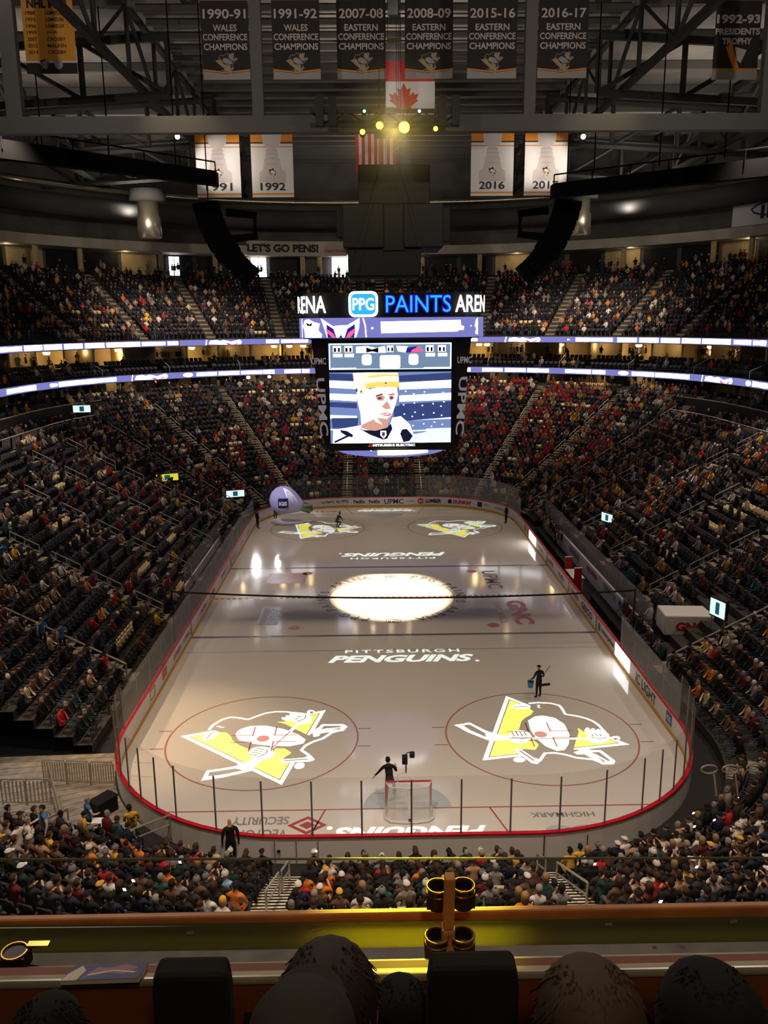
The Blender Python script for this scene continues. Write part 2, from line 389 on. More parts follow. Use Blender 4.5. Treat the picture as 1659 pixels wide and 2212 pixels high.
# boards all round: white panel, yellow kick plate, red cap
m = MB(); m.sweep(0, TOT, [(0, 0), (0, 1.07), (.12, 1.07), (.12, 0)], 'board_white', .8); boards = structure(m.build('wall_boards'))
m = MB(); m.sweep(0, TOT, [(-.015, 0), (-.015, .22), (.0, .22), (0, 0)], 'yellow_kick', .8); o = structure(m.build('trim_kick_plate', boards))
m = MB(); m.sweep(0, TOT, [(-.02, 1.06), (-.02, 1.12), (.15, 1.12), (.15, 1.06)], 'red_cap', .8); o = structure(m.build('trim_cap_rail', boards))
def on_board(s0, z0, d=-.012):
    return lambda u, v: P3(s0-u, d, z0+v)
def board_ad(fn):
    m = MB(); fn(m); return structure(m.build('board_advert', boards))
SR = lambda y: 4.42+AL+(y+21.95)          # right boards: y -> s
SL = lambda y: TOT-SR(y)
def words(s, text, k, h, w=None, z=.62, **kw): return lambda m: lettering(m, text, k, on_board(s, z), h, w, **kw)
board_ad(words(SR(-5.2), 'GEICO', 'ad_navy', .5, 2.9, bold=.05)); board_ad(words(SR(-10.2), 'enterprise', 'ad_black', .42, 2.7)); 
board_ad(lambda m: art(m, [([rect(-.25, .4, .25, .9)], 'ad_green')], lambda u, v: P3(SR(-8.35)-u, -.012, v)))
board_ad(words(SR(-17.4), 'IC LIGHT', 'ad_black', .58, 3.2, bold=.02)); 
board_ad(lambda m: (art(m, [([rect(-.38, .38, .38, .98)], 'ad_blue')], lambda u, v: P3(SR(-20.9)-u, -.012, v)), lettering(m, 'IGS', 'white_paint', on_board(SR(-20.9), .68, -.02), .3, .55)))
board_ad(words(SR(-1.8), 'LUMBER', 'ad_red', .34, 2.4)); board_ad(words(SR(2.4), 'FedEx', 'ad_purple', .36, 1.9)); board_ad(words(SR(6.4), 'DUNKIN', 'ad_red', .34, 2.2)); board_ad(words(SR(10.3), 'Highmark', 'ad_grey', .3, 2))
for y, k in ((17.5, 'ad_red'), (16.2, 'ad_orange')): board_ad(lambda m: art(m, [([rect(-.4, .4, .4, .95)], k)], lambda u, v: P3(SR(y)-u, -.012, v)))
board_ad(words(SR(-7.62), 'I', 'blue_paint', 1.0, .3, z=.56, bold=0)); board_ad(words(SL(-7.62), 'I', 'blue_paint', 1.0, .3, z=.56, bold=0)); board_ad(words(SR(7.62), 'I', 'blue_paint', 1.0, .3, z=.56, bold=0)); board_ad(words(SL(7.62), 'I', 'blue_paint', 1.0, .3, z=.56, bold=0)); board_ad(words(SR(0), 'I', 'red_paint', 1.0, .25, z=.56, bold=0))
for y, t, k in ((-11.5, 'DUNKIN', 'ad_red'), (-8.9, 'UPMC', 'ad_grey'), (-3.6, 'FedEx', 'ad_red'), (-.4, 'LUMBER', 'ad_red'), (4.2, 'PPG PAINTS', 'ad_blue'), (9.4, 'GEICO', 'ad_navy'), (13.5, 'enterprise', 'ad_grey'), (17.5, 'UPMC', 'ad_grey')):
    board_ad(words(SL(y), t, k, .3, 1.9))
board_ad(lambda m: art(m, [([rrect(-.5, .4, .5, .95, .1), rrect(-.42, .46, .42, .89, .08)], 'ad_red')], lambda u, v: P3(SL(-17.2)-u, -.012, v)))
board_ad(lambda m: art(m, [([rrect(-.5, .4, .5, .95, .1)], 'ad_orange')], lambda u, v: P3(SL(-14.6)-u, -.012, v)))
SF = lambda x: SR(21.95)+AL+(HX-RR-x)     # far boards: x -> s (straight part; beyond it, along the arc)
board_ad(words(SF(-6.2), 'OLYMPIC', 'ad_black', .26, 1.5)); board_ad(words(SF(-4.6), 'by PPG', 'ad_navy', .4, 1.3)); board_ad(words(SF(-2.75), 'FedEx', 'ad_purple', .4, 1.25, bold=.04)); board_ad(words(SF(-1.1), 'FedEx', 'ad_purple', .4, 1.25, bold=.04))
board_ad(words(SF(1.0), 'UPMC', 'ad_navy', .55, 2.1)); board_ad(words(SF(2.75), 'LIFE CHANGING', 'ad_grey', .18, 1.0))
board_ad(lambda m: (art(m, [([ell(0, .62, .33, .33)], 'ad_red')], lambda u, v: P3(SF(3.9)-u, -.012, v)), lettering(m, '84', 'white_paint', on_board(SF(3.9), .62, -.02), .28), lettering(m, 'LUMBER', 'ad_navy', on_board(SF(5.3), .62), .42, 1.7, bold=.05)))
board_ad(words(SF(8.5), "DUNKIN'", 'ad_red', .42, 2.1, bold=.06)); board_ad(lambda m: art(m, [([rect(-.2, .4, .2, .85)], 'ad_navy')], lambda u, v: P3(SF(7.1)-u, -.012, v)))
board_ad(lambda m: (art(m, [([rrect(-.3, .36, .3, .9, .08)], 'ad_navy')], lambda u, v: P3(SF(10.6)-u, -.012, v)), lettering(m, 'FRIEND', 'ad_grey', on_board(SF(11.6), .68), .2, .9)))
board_ad(words(SF(13.6), 'HIGHMARK', 'ad_grey', .34, 1.7))
for y, L in ((-13.25, 2.75), (13.9, 3.1)):      # two lit advertising screens in the right boards
    m = MB(); art(m, [([rect(-L/2, .26, L/2, 1.03)], 'led_white')], lambda u, v: P3(SR(y)-u, -.02, v)); o = m.build('board_screen')
    tag(o, 'glowing white advertising screen in the boards %s' % ('before the IC LIGHT lettering' if y < 0 else 'near the far players bench gate'), 'screen', 'lit screens in the boards')
# gate doors seen on the outside of the near boards
m = MB()
for x in (-5.05, -3.45, -4.25): m.box((x, -HY-.13, .5), (.03, .03, 1.0), 'grey_paint')
for x in (-4.9, -3.6): m.box((x, -HY-.14, .55), (.12, .04, .08), 'black')
for x in (4.9, 6.5): m.box((x, -HY-.13, .5), (.03, .03, 1.0), 'black')
structure(m.build('trim_gate_joints', boards))

# glass above the boards: one thing per pane, each with its post
def pane(s0, s1, zt, where, m_, d=.05, post=True):
    g = MB(); S = ss(s0+.02, s1-.02, .5); g.add([P3(s, d, z) for s in S for z in (1.1, zt)], [(2*i, 2*i+1, 2*i+3, 2*i+2) for i in range(len(S)-1)], m_)
    o = g.build('glass_pane'); so = o.modifiers.new('thickness', 'SOLIDIFY'); so.thickness = .012
    tag(o, where, 'glass', 'glass panes above the rink boards')
    if post:
        p = MB(); p.tube([P3(s1, d+.03, 1.08), P3(s1, d+.03, zt-.12)], .035 if zt > 3 else .025, 'stanchion', 6); p.build('stanchion', o)
    return o
def pane_run(s0, s1, n, zt, fmt, m_, rev=False):
    for k in range(n):
        a, b_ = s0+(s1-s0)*k/n, s0+(s1-s0)*(k+1)/n
        i = n-1-k if rev else k
        pane(a, b_, zt, fmt % ORD[i], m_)
pane_run(-9.1, 9.1, 10, 3.45, 'tall clear glass pane on the near boards, %s counted from the leftmost straight one', 'glass_pane')
pane_run(9.1, 17.82, 8, 3.45, 'tall curved glass pane in the near right corner, %s from the goal end', 'glass_pane')
pane_run(TOT-17.82, TOT-9.1, 8, 3.45, 'tall curved glass pane in the near left corner, %s from the side boards', 'glass_pane')
pane_run(17.82, SR(-12.6), 4, 2.95, 'hazy side glass pane above the IC LIGHT boards, %s from the corner', 'glass_haze')
pane_run(SR(20.2), SR(21.95), 1, 2.95, 'hazy short side glass pane beside the far right gate, %s one', 'glass_haze')
pane_run(SR(21.95), SR(21.95)+AL, 9, 3.45, 'tall curved glass pane in the far right corner, %s from the side boards', 'glass_haze')
pane_run(SR(21.95)+AL, SL(21.95)-AL, 6, 3.45, 'tall clear glass pane on the far end boards, %s counted from the right', 'glass_pane')
pane_run(SL(21.95)-AL, SL(21.95)-3.2, 7, 3.45, 'tall curved glass pane in the far left corner, %s from the end boards', 'glass_pane')
pane_run(SL(21.95), SL(-21.95), 18, 2.95, 'hazy glass pane above the left side boards, %s from the far corner', 'glass_haze')

# ------------------------------------------------------------------ seating bowl
ROW_D, ROW_Z, D0, Z0 = .85, .45, 1.5, .5
rowd = lambda i: D0+ROW_D*i
rowz = lambda i: Z0+ROW_Z*i
SIDE_R, SIDE_L = (22.0, 64.3), (TOT-64.3, TOT-22.0)
def terrace(name, s0, s1, i0, i1, step, dd=ROW_D, dz=ROW_Z, da=D0, za=Z0, base=None):
    prof = [(da+dd*i0, (za+dz*i0)-dz if base is None else base)]
    for i in range(i0, i1): prof += [(da+dd*i, za+dz*i), (da+dd*(i+1), za+dz*i)]
    m = MB(); m.sweep(s0, s1, prof, 'concrete', step, closed_prof=False); return structure(m.build(name))
terrace('floor_terrace_near', -11.5, 11.5, 0, 12, .8); terrace('floor_terrace_near_right', 11.5, 22, 0, 16, .8); 
DECK = (141.6, 147.9)
terrace('floor_terrace_near_left', DECK[1], TOT-11.5, 0, 12, .8); terrace('floor_terrace_left_front', SIDE_L[1]-.2, DECK[0], 0, 16, .8); terrace('floor_terrace_corner_back', DECK[0], DECK[1], 7, 16, .8, base=.05)
terrace('floor_terrace_right', 22, SR(-11), 0, 20, 2); terrace('floor_terrace_right_bench', SR(-11), SR(21), 2, 20, 3); terrace('floor_terrace_right_corner', SR(21), 64.3, 0, 20, .8)
terrace('floor_terrace_left', SIDE_L[0], SIDE_L[1], 0, 20, .8); terrace('floor_terrace_far', 64.3, TOT-64.3, 0, 25, .8)
UD, UZ, UD0, UZ0 = .8, .52, 23.8, 17.8
terrace('floor_terrace_upper', 50, TOT-50, 0, 16, 1.0, UD, UZ, UD0, UZ0)
LOWER_AISLES = [4.3, 14.6, 25.1, 34, 43, 51.4, 59.3, 64.3, 67.4, 70.5, 75.4, 83.7, 88.6, 91.7, 94.8, 99.8, 107.7, 116, 125, 134, 154.8]
UPPER_AISLES = [52, 57, 61.5, 65.8, 68.1, 70.45, 72.85, 75.6, 79.5, 83.5, 86.25, 88.65, 91, 93.3, 97.6, 102, 107]
def nrows(s):
    s %= TOT
    return 25 if 64.3 <= s <= TOT-64.3 else 20
def aisle(s, i0, i1, dd, dz, da, za, w, k):
    m = MB()
    for i in range(i0, i1):
        for h in (0, 1):
            d = da+dd*i+h*dd/2; z = za+dz*i+h*dz/2; q = path(s, d+dd/4)
            m.box((q[0][0], q[0][1], z+.012-.1), (dd/2, w, .2), k, math.atan2(q[1][1], q[1][0]))
    return structure(m.build('floor_aisle_steps'))
for s in LOWER_AISLES:
    n = nrows(s)
    if s in (4.3, 154.8): n = 9
    i0 = 2 if SR(-11) < s < SR(20) else 0
    near_ = s in (4.3, 154.8)
    aisle(s, i0, n, ROW_D, ROW_Z, D0, Z0, 1.5 if near_ else 1.1, 'step_pale' if near_ else 'concrete_light')
    if near_:
        m = MB()
        for i in range(n):
            for h in (0, 1): q = path(s, rowd(i)+h*ROW_D/2+.02); m.box((q[0][0], q[0][1], rowz(i)+.02+h*ROW_Z/2), (.05, 1.5, .012), 'black', math.atan2(q[1][1], q[1][0]))
        structure(m.build('floor_step_edges'))
for s in UPPER_AISLES: aisle(s, 0, 16, UD, UZ, UD0, UZ0, 1.15, 'concrete_light')

# club level: railing walk, dark fascia and boxes on the two long sides
for a, b_ in ((44, 65.5), (TOT-65.5, TOT-44)):
    m = MB(); m.sweep(a, b_, [(18.5, 9.0), (18.5, 9.08), (20.9, 9.08), (20.9, 9.0)], 'concrete', 1.5); structure(m.build('floor_walkway'))
    m = MB(); m.sweep(a, b_, [(20.9, 9.0), (20.9, 11.45), (21.1, 11.45), (21.1, 9.0)], 'dark_wall', 1.0); m.sweep(a, b_, [(20.88, 11.45), (20.88, 11.53), (21.12, 11.53), (21.12, 11.45)], 'concrete_light', 1.0); structure(m.build('wall_club_fascia'))
    m = MB(); m.sweep(a, b_, [(21.1, 10.9), (22.1, 10.9), (22.1, 11.3), (23.2, 11.3), (23.2, 11.7), (26, 11.7)], 'concrete', 1.0, False); structure(m.build('floor_club_boxes'))
m = MB(); lettering(m, 'KeyBank', 'white_paint', lambda u, v: P3(56.3-u/2.2, 20.86, 10.55+v), .75, 4.2, bold=.03); structure(m.build('wall_club_lettering'))
m = MB(); m.sweep(64.0, TOT-64.0, [(22.7, 11.75), (26.2, 11.75)], 'concrete', 1.0, False); structure(m.build('floor_concourse'))
m = MB(); m.sweep(44, TOT-44, [(26.2, 11.7), (26.2, 13.4)], 'wall_beige', 1.0, False); structure(m.build('wall_concourse'))
m = MB(); m.sweep(44, TOT-44, [(22.6, 13.1), (22.6, 13.9), (23, 13.9), (23, 13.75), (23.85, 13.75), (23.85, 14.1), (24.7, 14.1), (24.7, 14.5), (25.5, 14.5), (25.5, 14.85), (29.2, 14.85), (29.2, 13.1)], 'dark_wall', 1.0); structure(m.build('floor_suite_level'))
m = MB(); m.sweep(44, TOT-44, [(28.2, 14.85), (28.2, 17.0)], 'wall_beige', 1.0, False); structure(m.build('wall_suites'))
m = MB(); m.sweep(44, TOT-44, [(23.2, 16.95), (23.2, 17.7), (23.8, 17.75), (31, 17.75), (31, 16.95)], 'dark_wall', 1.0); structure(m.build('ceiling_suites'))
m = MB(); s = 46.0; k = 0
while s < TOT-46:                                    # walls between the suites
    p, q = path(s, 26.9); m.box((p[0], p[1], 15.9), (2.6, .28, 2.1), 'wall_beige', math.atan2(q[1], q[0])); s += 4.2/stretch(s, 25)
structure(m.build('wall_suite_dividers'))
m = MB(); s = 46.0; k = 0
while s < TOT-46:                                    # dark openings and piers along the concourse behind the lower bowl
    if k % 5 in (1, 2, 4):
        p, q = path(s, 26.1); m.box((p[0], p[1], 12.5), (.1, 3.4, 1.5), 'black' if k % 2 else 'dark_wall', math.atan2(q[1], q[0]))
    s += 3.7/stretch(s, 25); k += 1
structure(m.build('wall_concourse_openings'))
# upper concourse
m = MB(); m.sweep(48, TOT-48, [(36.6, 26.1), (41.2, 26.1)], 'concrete', 1.0, False); structure(m.build('floor_upper_concourse'))
m = MB(); m.sweep(48, TOT-48, [(41.2, 26), (41.2, 43)], 'upper_wall', 1.0, False); structure(m.build('wall_upper'))
m = MB(); m.sweep(48, TOT-48, [(37, 29.2), (37, 30.4), (37.5, 30.45), (41.2, 30.45), (41.2, 29.2)], 'fascia', 1.0); structure(m.build('trim_upper_fascia'))
m = MB(); s = 52.0; k = 0
while s < TOT-52:
    if k % 3 != 1:
        p, q = path(s, 40.9); m.box((p[0], p[1], 27.7), (.1, 4.6, 2.6), 'black', math.atan2(q[1], q[0]))
    else:
        p, q = path(s, 40.95); m.box((p[0], p[1], 27.7), (.1, 5.0, 2.9), 'wall_beige', math.atan2(q[1], q[0]))
    s += 5.2/stretch(s, 40); k += 1
structure(m.build('wall_upper_openings'))
for px in (78, 172, 348, 466, 655, 690, 1035, 1348, 1541, 1625):
    best = min((abs(project(P3(s, 38.2, 28))[0]-px), s) for s in ss(50, TOT-50, .05)); q = P3(best[1], 38.2, 0)
    m = MB(); m.lathe([(.34, 26.1), (.34, 29.2)], 'wall_beige', 12, (q.x, q.y, 0)); structure(m.build('pillar_upper_concourse'))
def s_at(px, d, z): return min((abs(project(P3(s, d, z))[0]-px), s) for s in ss(44, TOT-44, .02))[1]
for i, (x0, x1, z0, z1) in enumerate(((363, 387, 26.2, 28.9), (540, 576, 26.2, 29.0), (716, 752, 26.2, 29.1))):
    a, b_ = sorted((s_at(x0, 40.6, 28), s_at(x1, 40.6, 28))); m = MB(); m.sweep(a, b_, [(40.6, z0), (40.6, z1), (40.75, z1), (40.75, z0)], 'window_glow', .5); o = structure(m.build('window_%d' % (i+1)))
    f = MB()
    for s in (a, b_): p, q = path(s, 40.55); f.box((p[0], p[1], (z0+z1)/2), (.12, .12, z1-z0), 'steel_dark', math.atan2(q[1], q[0]))
    p, q = path((a+b_)/2, 40.55); f.box((p[0], p[1], z0+1.5), (.08, .08, 2.9), 'steel_dark', math.atan2(q[1], q[0])); structure(f.build('window_frame', o))
# behind the near seats: wall under the suites the camera looks from
m = MB(); m.box((0, -43.2, 3), (90, .3, 6), 'dark_wall'); structure(m.build('wall_near'))
m = MB(); m.box((0, -62.5, 21), (30, .3, 10), 'dark_wall'); structure(m.build('wall_suite_back'))

# roof, joists and trusses
ROOF = 43
m = MB(); m.add([(-70, -70, ROOF), (70, -70, ROOF), (70, 90, ROOF), (-70, 90, ROOF)], [(0, 1, 2, 3)], 'roof_grey'); structure(m.build('ceiling_roof'))
m = MB()
for k in range(28): m.box((0, -10+k*3.0, ROOF-.5), (37, .28, .5), 'steel_mid')
structure(m.build('ceiling_joists_centre'))
for sx in (-1, 1):
    m = MB()
    for k in range(11): m.box((sx*42, -6+k*8.0, ROOF-.4), (47, .35, .7), 'steel_grey')
    structure(m.build('ceiling_joists_side'))
def truss(x, y0, y1, zt, zb, n, r=.17):
    m = MB(); st = (y1-y0)/n
    m.box((x, (y0+y1)/2, zt), (.4, y1-y0, .4), 'steel_dark'); m.box((x, (y0+y1)/2, zb), (.45, y1-y0, .45), 'steel_dark')
    for k in range(n+1):
        m.box((x, y0+k*st, (zt+zb)/2), (.28, .28, zt-zb), 'steel_dark')
        if k < n: m.tube([(x, y0+k*st, zb if k % 2 else zt), (x, y0+(k+1)*st, zt if k % 2 else zb)], r, 'steel_dark', 4)
    return structure(m.build('ceiling_truss'))
for x in (-36, -19, 19, 36): truss(x, -6, 74, ROOF-.6, ROOF-5.5, 10)
def cross_truss(y, zb, zt, xs, r=.3):
    m = MB(); m.box((0, y, zb), (86, .6, .86), 'steel_mid')
    for x in xs: m.box((x, y, (zb+ROOF)/2), (.62 if abs(x) < 12 else .85, .5, ROOF-zb), 'steel_mid')
    return structure(m.build('ceiling_cross_truss'))
cross_truss(-8, 30.25, ROOF, [at_y(px, 140, -8).x for px in (24, 555, 1145, 1664)])
def diag_truss(y, z0, z1, sx):
    m = MB()
    for (xa, za, xb, zb) in ((17, z1, 58, z0+2.6), (17, z1-4.2, 58, z0-1.6)): m.tube([(sx*xa, y, za), (sx*xb, y, zb)], .33, 'steel_dark', 6)
    for k in range(7):
        t, t2 = k/6, (k+1)/6; xa = 17+41*t; top = z1+(z0+2.6-z1)*t; bot = z1-4.2+(z0-1.6-z1+4.2)*t
        m.tube([(sx*xa, y, top), (sx*xa, y, bot)], .24, 'steel_dark', 5)
        if k < 6:
            xb = 17+41*t2; m.tube([(sx*xa, y, bot), (sx*xb, y, z1+(z0+2.6-z1)*t2)], .2, 'steel_dark', 5)
    return structure(m.build('ceiling_side_truss'))
for sx in (-1, 1):
    for y, dz in ((14, 0), (34, .3), (54, .8)): diag_truss(y, 36.5+dz, 41.5+dz, sx)
# ================================================================== team emblem, traced once and reused on ice, banners and screens
C7 = lambda x, y: (840+x*.42194, 1350+y*.42194)
def T7(pts): return [tuple(at_z(*C7(x, y), 0)[:2]) for x, y in pts]
def emblem(white, yellow, dark, edge=.16):
    "layers in rink metres about the near right circle"
    tri = T7([(600, 363), (1232, 612), (478, 694)]); cx = sum(p[0] for p in tri)/3; cy = sum(p[1] for p in tri)/3
    def inset(k): return [(cx+(p[0]-cx)*k, cy+(p[1]-cy)*k) for p in tri]
    top = [(715, 402), (760, 397), (830, 401), (872, 412), (888, 430), (902, 456), (960, 466), (1010, 478), (1050, 495), (1082, 520), (1098, 542)]
    low = [(1075, 700), (1045, 688), (960, 680), (910, 665), (850, 655), (800, 656), (776, 690), (755, 708)]
    body = top+[(1060, 550), (1000, 548), (965, 525), (973, 548), (958, 592), (945, 638), (1000, 640), (1040, 652)]+low+[(700, 668), (650, 638), (700, 635), (750, 640), (768, 612), (740, 590), (700, 600), (640, 562), (655, 545), (668, 530), (677, 495), (697, 475), (727, 460), (740, 442), (722, 430)]
    S = lambda pts, wd=edge: stroke(T7(pts), wd)
    L = [([tri], white), ([inset(.90)], dark), ([inset(.875)], yellow), ([T7(body)], dark)]
    L += [([S(top)], white), ([S(low)], white), ([S([(800, 656), (776, 690), (755, 708), (730, 700)])], white)]
    L += [([T7([(712, 490), (745, 468), (790, 463), (850, 475), (900, 508), (925, 560), (922, 610), (900, 640), (860, 645), (800, 620), (755, 580), (725, 540)])], white)]
    L += [([T7([(618, 418), (642, 408), (700, 404), (726, 414), (722, 431), (660, 432)])], white), ([S([(640, 420), (690, 416), (715, 420)], .07)], dark)]
    L += [([S([(760, 408), (772, 412), (762, 419), (774, 425)], .09)], white)]
    L += [([T7([(335, 512), (415, 499), (505, 545), (615, 570), (615, 590), (510, 592), (400, 548)])], white), ([T7([(380, 514), (412, 509), (492, 553), (498, 574), (420, 540)])], dark)]
    L += [([S([(600, 580), (820, 581), (1030, 582)], .2)], white), ([S([(730, 582), (930, 582)], .06)], dark)]
    for gx, gy, rx, ry in ((670, 572, 60, 34), (1072, 572, 58, 34)):
        L += [([T7(ell(gx, gy, rx, ry, 20))], white)]
        for k in (-.55, -.2, .15, .5): L += [([S([(gx+k*rx-8, gy-ry*.75), (gx+k*rx+6, gy-ry*.05)], .06)], dark)]
        L += [([S([(gx-rx*.7, gy+2), (gx+rx*.2, gy+10), (gx+rx*.75, gy+4)], .06)], dark)]
    for k in range(4): L += [([T7(ell(1015+k*28, 540+k*4, 14, 16, 12, .5))], white)]
    L += [([T7(ell(1160, 580, 26, 12, 14))], white), ([T7(ell(1160, 583, 12, 5, 10))], dark)]
    L += [([T7([(640, 637), (668, 630), (745, 680), (777, 690), (755, 713), (728, 706)])], white), ([S([(668, 642), (745, 695)], .08)], dark), ([T7(ell(668, 690, 32, 14, 14))], white)]
    L += [([T7([(945, 652), (1000, 632), (1040, 640), (1086, 640), (1160, 696), (1152, 714), (1092, 714), (1060, 694), (1000, 662), (965, 664)])], white), ([T7([(1040, 652), (1078, 650), (1135, 695), (1098, 702)])], dark), ([S([(1050, 660), (1120, 700)], .12)], white)]
    return L
def turn_layers(L, k, t):
    f = lambda p: ((lambda z: (z.real, z.imag))(k*complex(*p)+t))
    return [([[f(p) for p in lp] for lp in loops], m) for loops, m in L]
EMB = {'nr': (1, 0), 'nl': (.38+.931j, -28.513-19.626j), 'fl': (.87+.459j, -21.897+35.772j), 'fr': (.553+.812j, -13.779+26.885j)}
def upright(white, yellow, dark, size):
    "the emblem the right way up, centred on the origin, size metres across"
    L = turn_layers(emblem(white, yellow, dark), *EMB['nl']); k = size/8.6
    return [([[((p[0]+6.8)*k, (p[1]+21.4)*k) for p in lp] for lp in loops], m) for loops, m in L]
filter_mat('yellow_filter', (1.0, .9, .02)); filter_mat('clear_filter', (.86, 1, 1))

# ------------------------------------------------------------------ slide projectors on the rigging: real light through a cut slide
def projector(loc, target, layers, where, power, cone):
    t = thing('slide_projector', where, 'projector', loc, group='slide projectors throwing team marks on the ice')
    L = Vector(loc); k = 1.0/L.z
    xf = lambda x, y: Vector((L.x+(x-L.x)*k, L.y+(y-L.y)*k, L.z-1))
    m = MB(); h = 12.0
    art(m, [([rect(target[0]-h, target[1]-h, target[0]+h, target[1]+h)], 'black')]+layers, xf); m.build('slide', t)
    ax = (Vector((target[0], target[1], 0))-L).normalized(); mx = ax.to_track_quat('-Z', 'Y').to_matrix()
    m = MB(); m.box(L-ax*.5, (.5, .5, .9), 'black_metal', mx=mx); m.build('housing', t)
    m = MB(); m.tube([L-ax*.5+mx@Vector((-.3, 0, 0)), L-ax*.6+mx@Vector((-.3, 0, .6))+Vector((0, 0, .5)), L-ax*.6+mx@Vector((.3, 0, .6))+Vector((0, 0, .5)), L-ax*.5+mx@Vector((.3, 0, 0))], .03, 'black_metal', 5); m.build('yoke', t)
    for sx in (-.3, .3): m = MB(); m.tube([L-ax*.1+mx@Vector((sx, 0, 0)), L+ax*1.0+mx@Vector((sx, 0, 0))], .012, 'black_metal', 4); m.build('slide_arm', t)
    lamp('projector_beam', 'SPOT', loc, (target[0], target[1], 0), power, (.93, 1, 1), 0.0, cone, .02, None)
for key, tgt, loc, lab in (('nr', (6.9, -20.9), (9, -18, 34), 'black slide projector above the near right face-off circle'), ('nl', (-6.8, -21.3), (-9, -18, 34), 'black slide projector above the near left face-off circle'),
                           ('fr', (6.7, 20.6), (18.7, 20.6, 36.3), 'black slide projector beside the bright lamp right of the cup banners'), ('fl', (-6.7, 20.6), (-19.1, 20.6, 36.5), 'black slide projector beside the bright lamp left of the cup banners')):
    projector(loc, tgt, turn_layers(emblem('clear_filter', 'yellow_filter', 'black'), *EMB[key]), lab, LOGO_POWER, 22)
def club_words(cx, y0, up, wide):
    a = text_loops('PENGUINS', 1.12*wide/9.0, wide, .045, .32, 1.0, (0, 0)); b_ = text_loops('PITTSBURGH', .52*wide/9.0, wide*.80, .02, .0, 1.25, (.1*wide/9, 1.18*wide/9.0))
    dot = [ell(wide*.515, -.5*wide/9, .12, .12, 12)]
    R = lambda loops: [[(cx+up*x, y0+up*y) for x, y in lp] for lp in loops]
    return [(R(a), 'clear_filter'), (R(b_), 'clear_filter'), (R(dot), 'clear_filter')]
for cx, y0, up, wide, loc, lab in ((.3, -11.45, 1, 8.7, (0, -13, 34), 'black slide projector over the near PENGUINS lettering'), (.45, 11.4, -1, 9.0, (1.5, 13, 34), 'black slide projector over the upside-down PENGUINS lettering'),
                                   (0, -28.75, -1, 6.1, (-5, -29.5, 34), 'black slide projector over the near goal end'), (0, 28.7, 1, 6.0, (0, 31, 34), 'black slide projector over the far goal end')):
    projector(loc, (cx, y0), club_words(cx, y0, up, wide), lab, LOGO_POWER*.85, 19)

# ------------------------------------------------------------------ centre-hung scoreboard
mat('sign_blue', (40, 150, 255), emit=1.6); mat('sign_deep_blue', (12, 30, 190), emit=.9); mat('screen_blue', (120, 142, 196), emit=1.0); mat('screen_deep', (58, 74, 132), emit=.9); mat('screen_pale', (206, 220, 246), emit=1.5)
mat('screen_white', (252, 248, 255), emit=2.2); mat('screen_grey', (118, 142, 172), emit=1.0); mat('screen_gold', (247, 203, 96), emit=1.3); mat('screen_gold_pale', (255, 238, 190), emit=1.7); mat('screen_skin', (255, 226, 216), emit=1.5); mat('screen_skin_dark', (222, 164, 146), emit=1.0)
mat('screen_ink', (26, 30, 66), emit=.6); mat('screen_black', (12, 12, 18), emit=.4); mat('screen_red', (226, 60, 60), emit=1.0); mat('screen_plum', (110, 70, 110), emit=.8); mat('screen_lips', (206, 120, 124), emit=1.0); mat('screen_pink', (255, 96, 150), emit=1.1); mat('screen_navy', (40, 30, 150), emit=.9)
mat('maroon_panel', (52, 38, 40), .5); mat('panel_text', (150, 142, 146), emit=.55)  # panel lettering given a slight glow of its own to brighten it
sb = thing('video_scoreboard', 'large four-sided video scoreboard hanging over centre ice with lit arena name', 'scoreboard', (0, 0, 11))
def octa(h, c, z): return [Vector((x, y, z)) for x, y in ((h-c, -h), (h, -h+c), (h, h-c), (h-c, h), (-h+c, h), (-h, h-c), (-h, -h+c), (-h+c, -h))]
def prism(m, rings, k):
    n = len(rings[0]); vs = [p for r in rings for p in r]; fs = []
    for i in range(len(rings)-1): fs += [(i*n+a, i*n+(a+1) % n, (i+1)*n+(a+1) % n, (i+1)*n+a) for a in range(n)]
    fs += [tuple(range(n))[::-1], tuple((len(rings)-1)*n+a for a in range(n))]; m.add(vs, fs, k)
m = MB(); prism(m, [octa(4.35, .65, 11.75), octa(5.05, 1.15, 18.45), octa(5.3, 1.3, 18.6)], 'black_metal'); m.build('frame', sb)
for sx in (-1, 1):      # dark corner panels with upright lettering
    m = MB()
    def cp(t, z):       # t 0..1 across the chamfer of the front corner
        f = (z-11.75)/6.7; h = 4.35+.7*f+.03; c = .65+.5*f; return Vector((sx*(h-c+c*t), -h+c*t, z))
    m.add([cp(0, 11.8), cp(1, 11.8), cp(1, 18.4), cp(0, 18.4)], [(0, 1, 2, 3)], 'maroon_panel')
    def fl(t, z):
        f = (z-11.75)/6.7; h = 4.35+.7*f+.02; return Vector((sx*(3.82+(h-(.65+.5*f)-3.82)*t), -h, z))
    m.add([fl(0, 11.8), fl(1, 11.8), fl(1, 18.4), fl(0, 18.4)], [(0, 1, 2, 3)], 'maroon_panel')
    g = lambda u, v: (lambda f, h: Vector((sx*(4.32+.3*f)+u*.95, -h-.04 if True else 0, v)))((v-11.75)/6.7, 4.37+.7*(v-11.75)/6.7)
    lettering(m, 'UPMC', 'panel_text', lambda u, v: g(u, 17.2+v), .42, .95)
    lettering(m, 'UPMC', 'panel_text', lambda u, v: g(v*.9, 14.3-u), .62, 3.7); m.build('corner_panel', sb)
FY = -5.09
CX4 = lambda x: -3.93+(x-370)/855*7.66
def pic(x, y): return (CX4(x), 16.5-(y-800)/500*4.47)
def PP(pts): return [pic(*p) for p in pts]
fx = lambda u, v: Vector((u, FY+.0*v, v))
m = MB(); m.box((0, -4.95, 15.1), (8.1, .22, 7.1), 'black_metal'); m.build('screen_frame', sb)
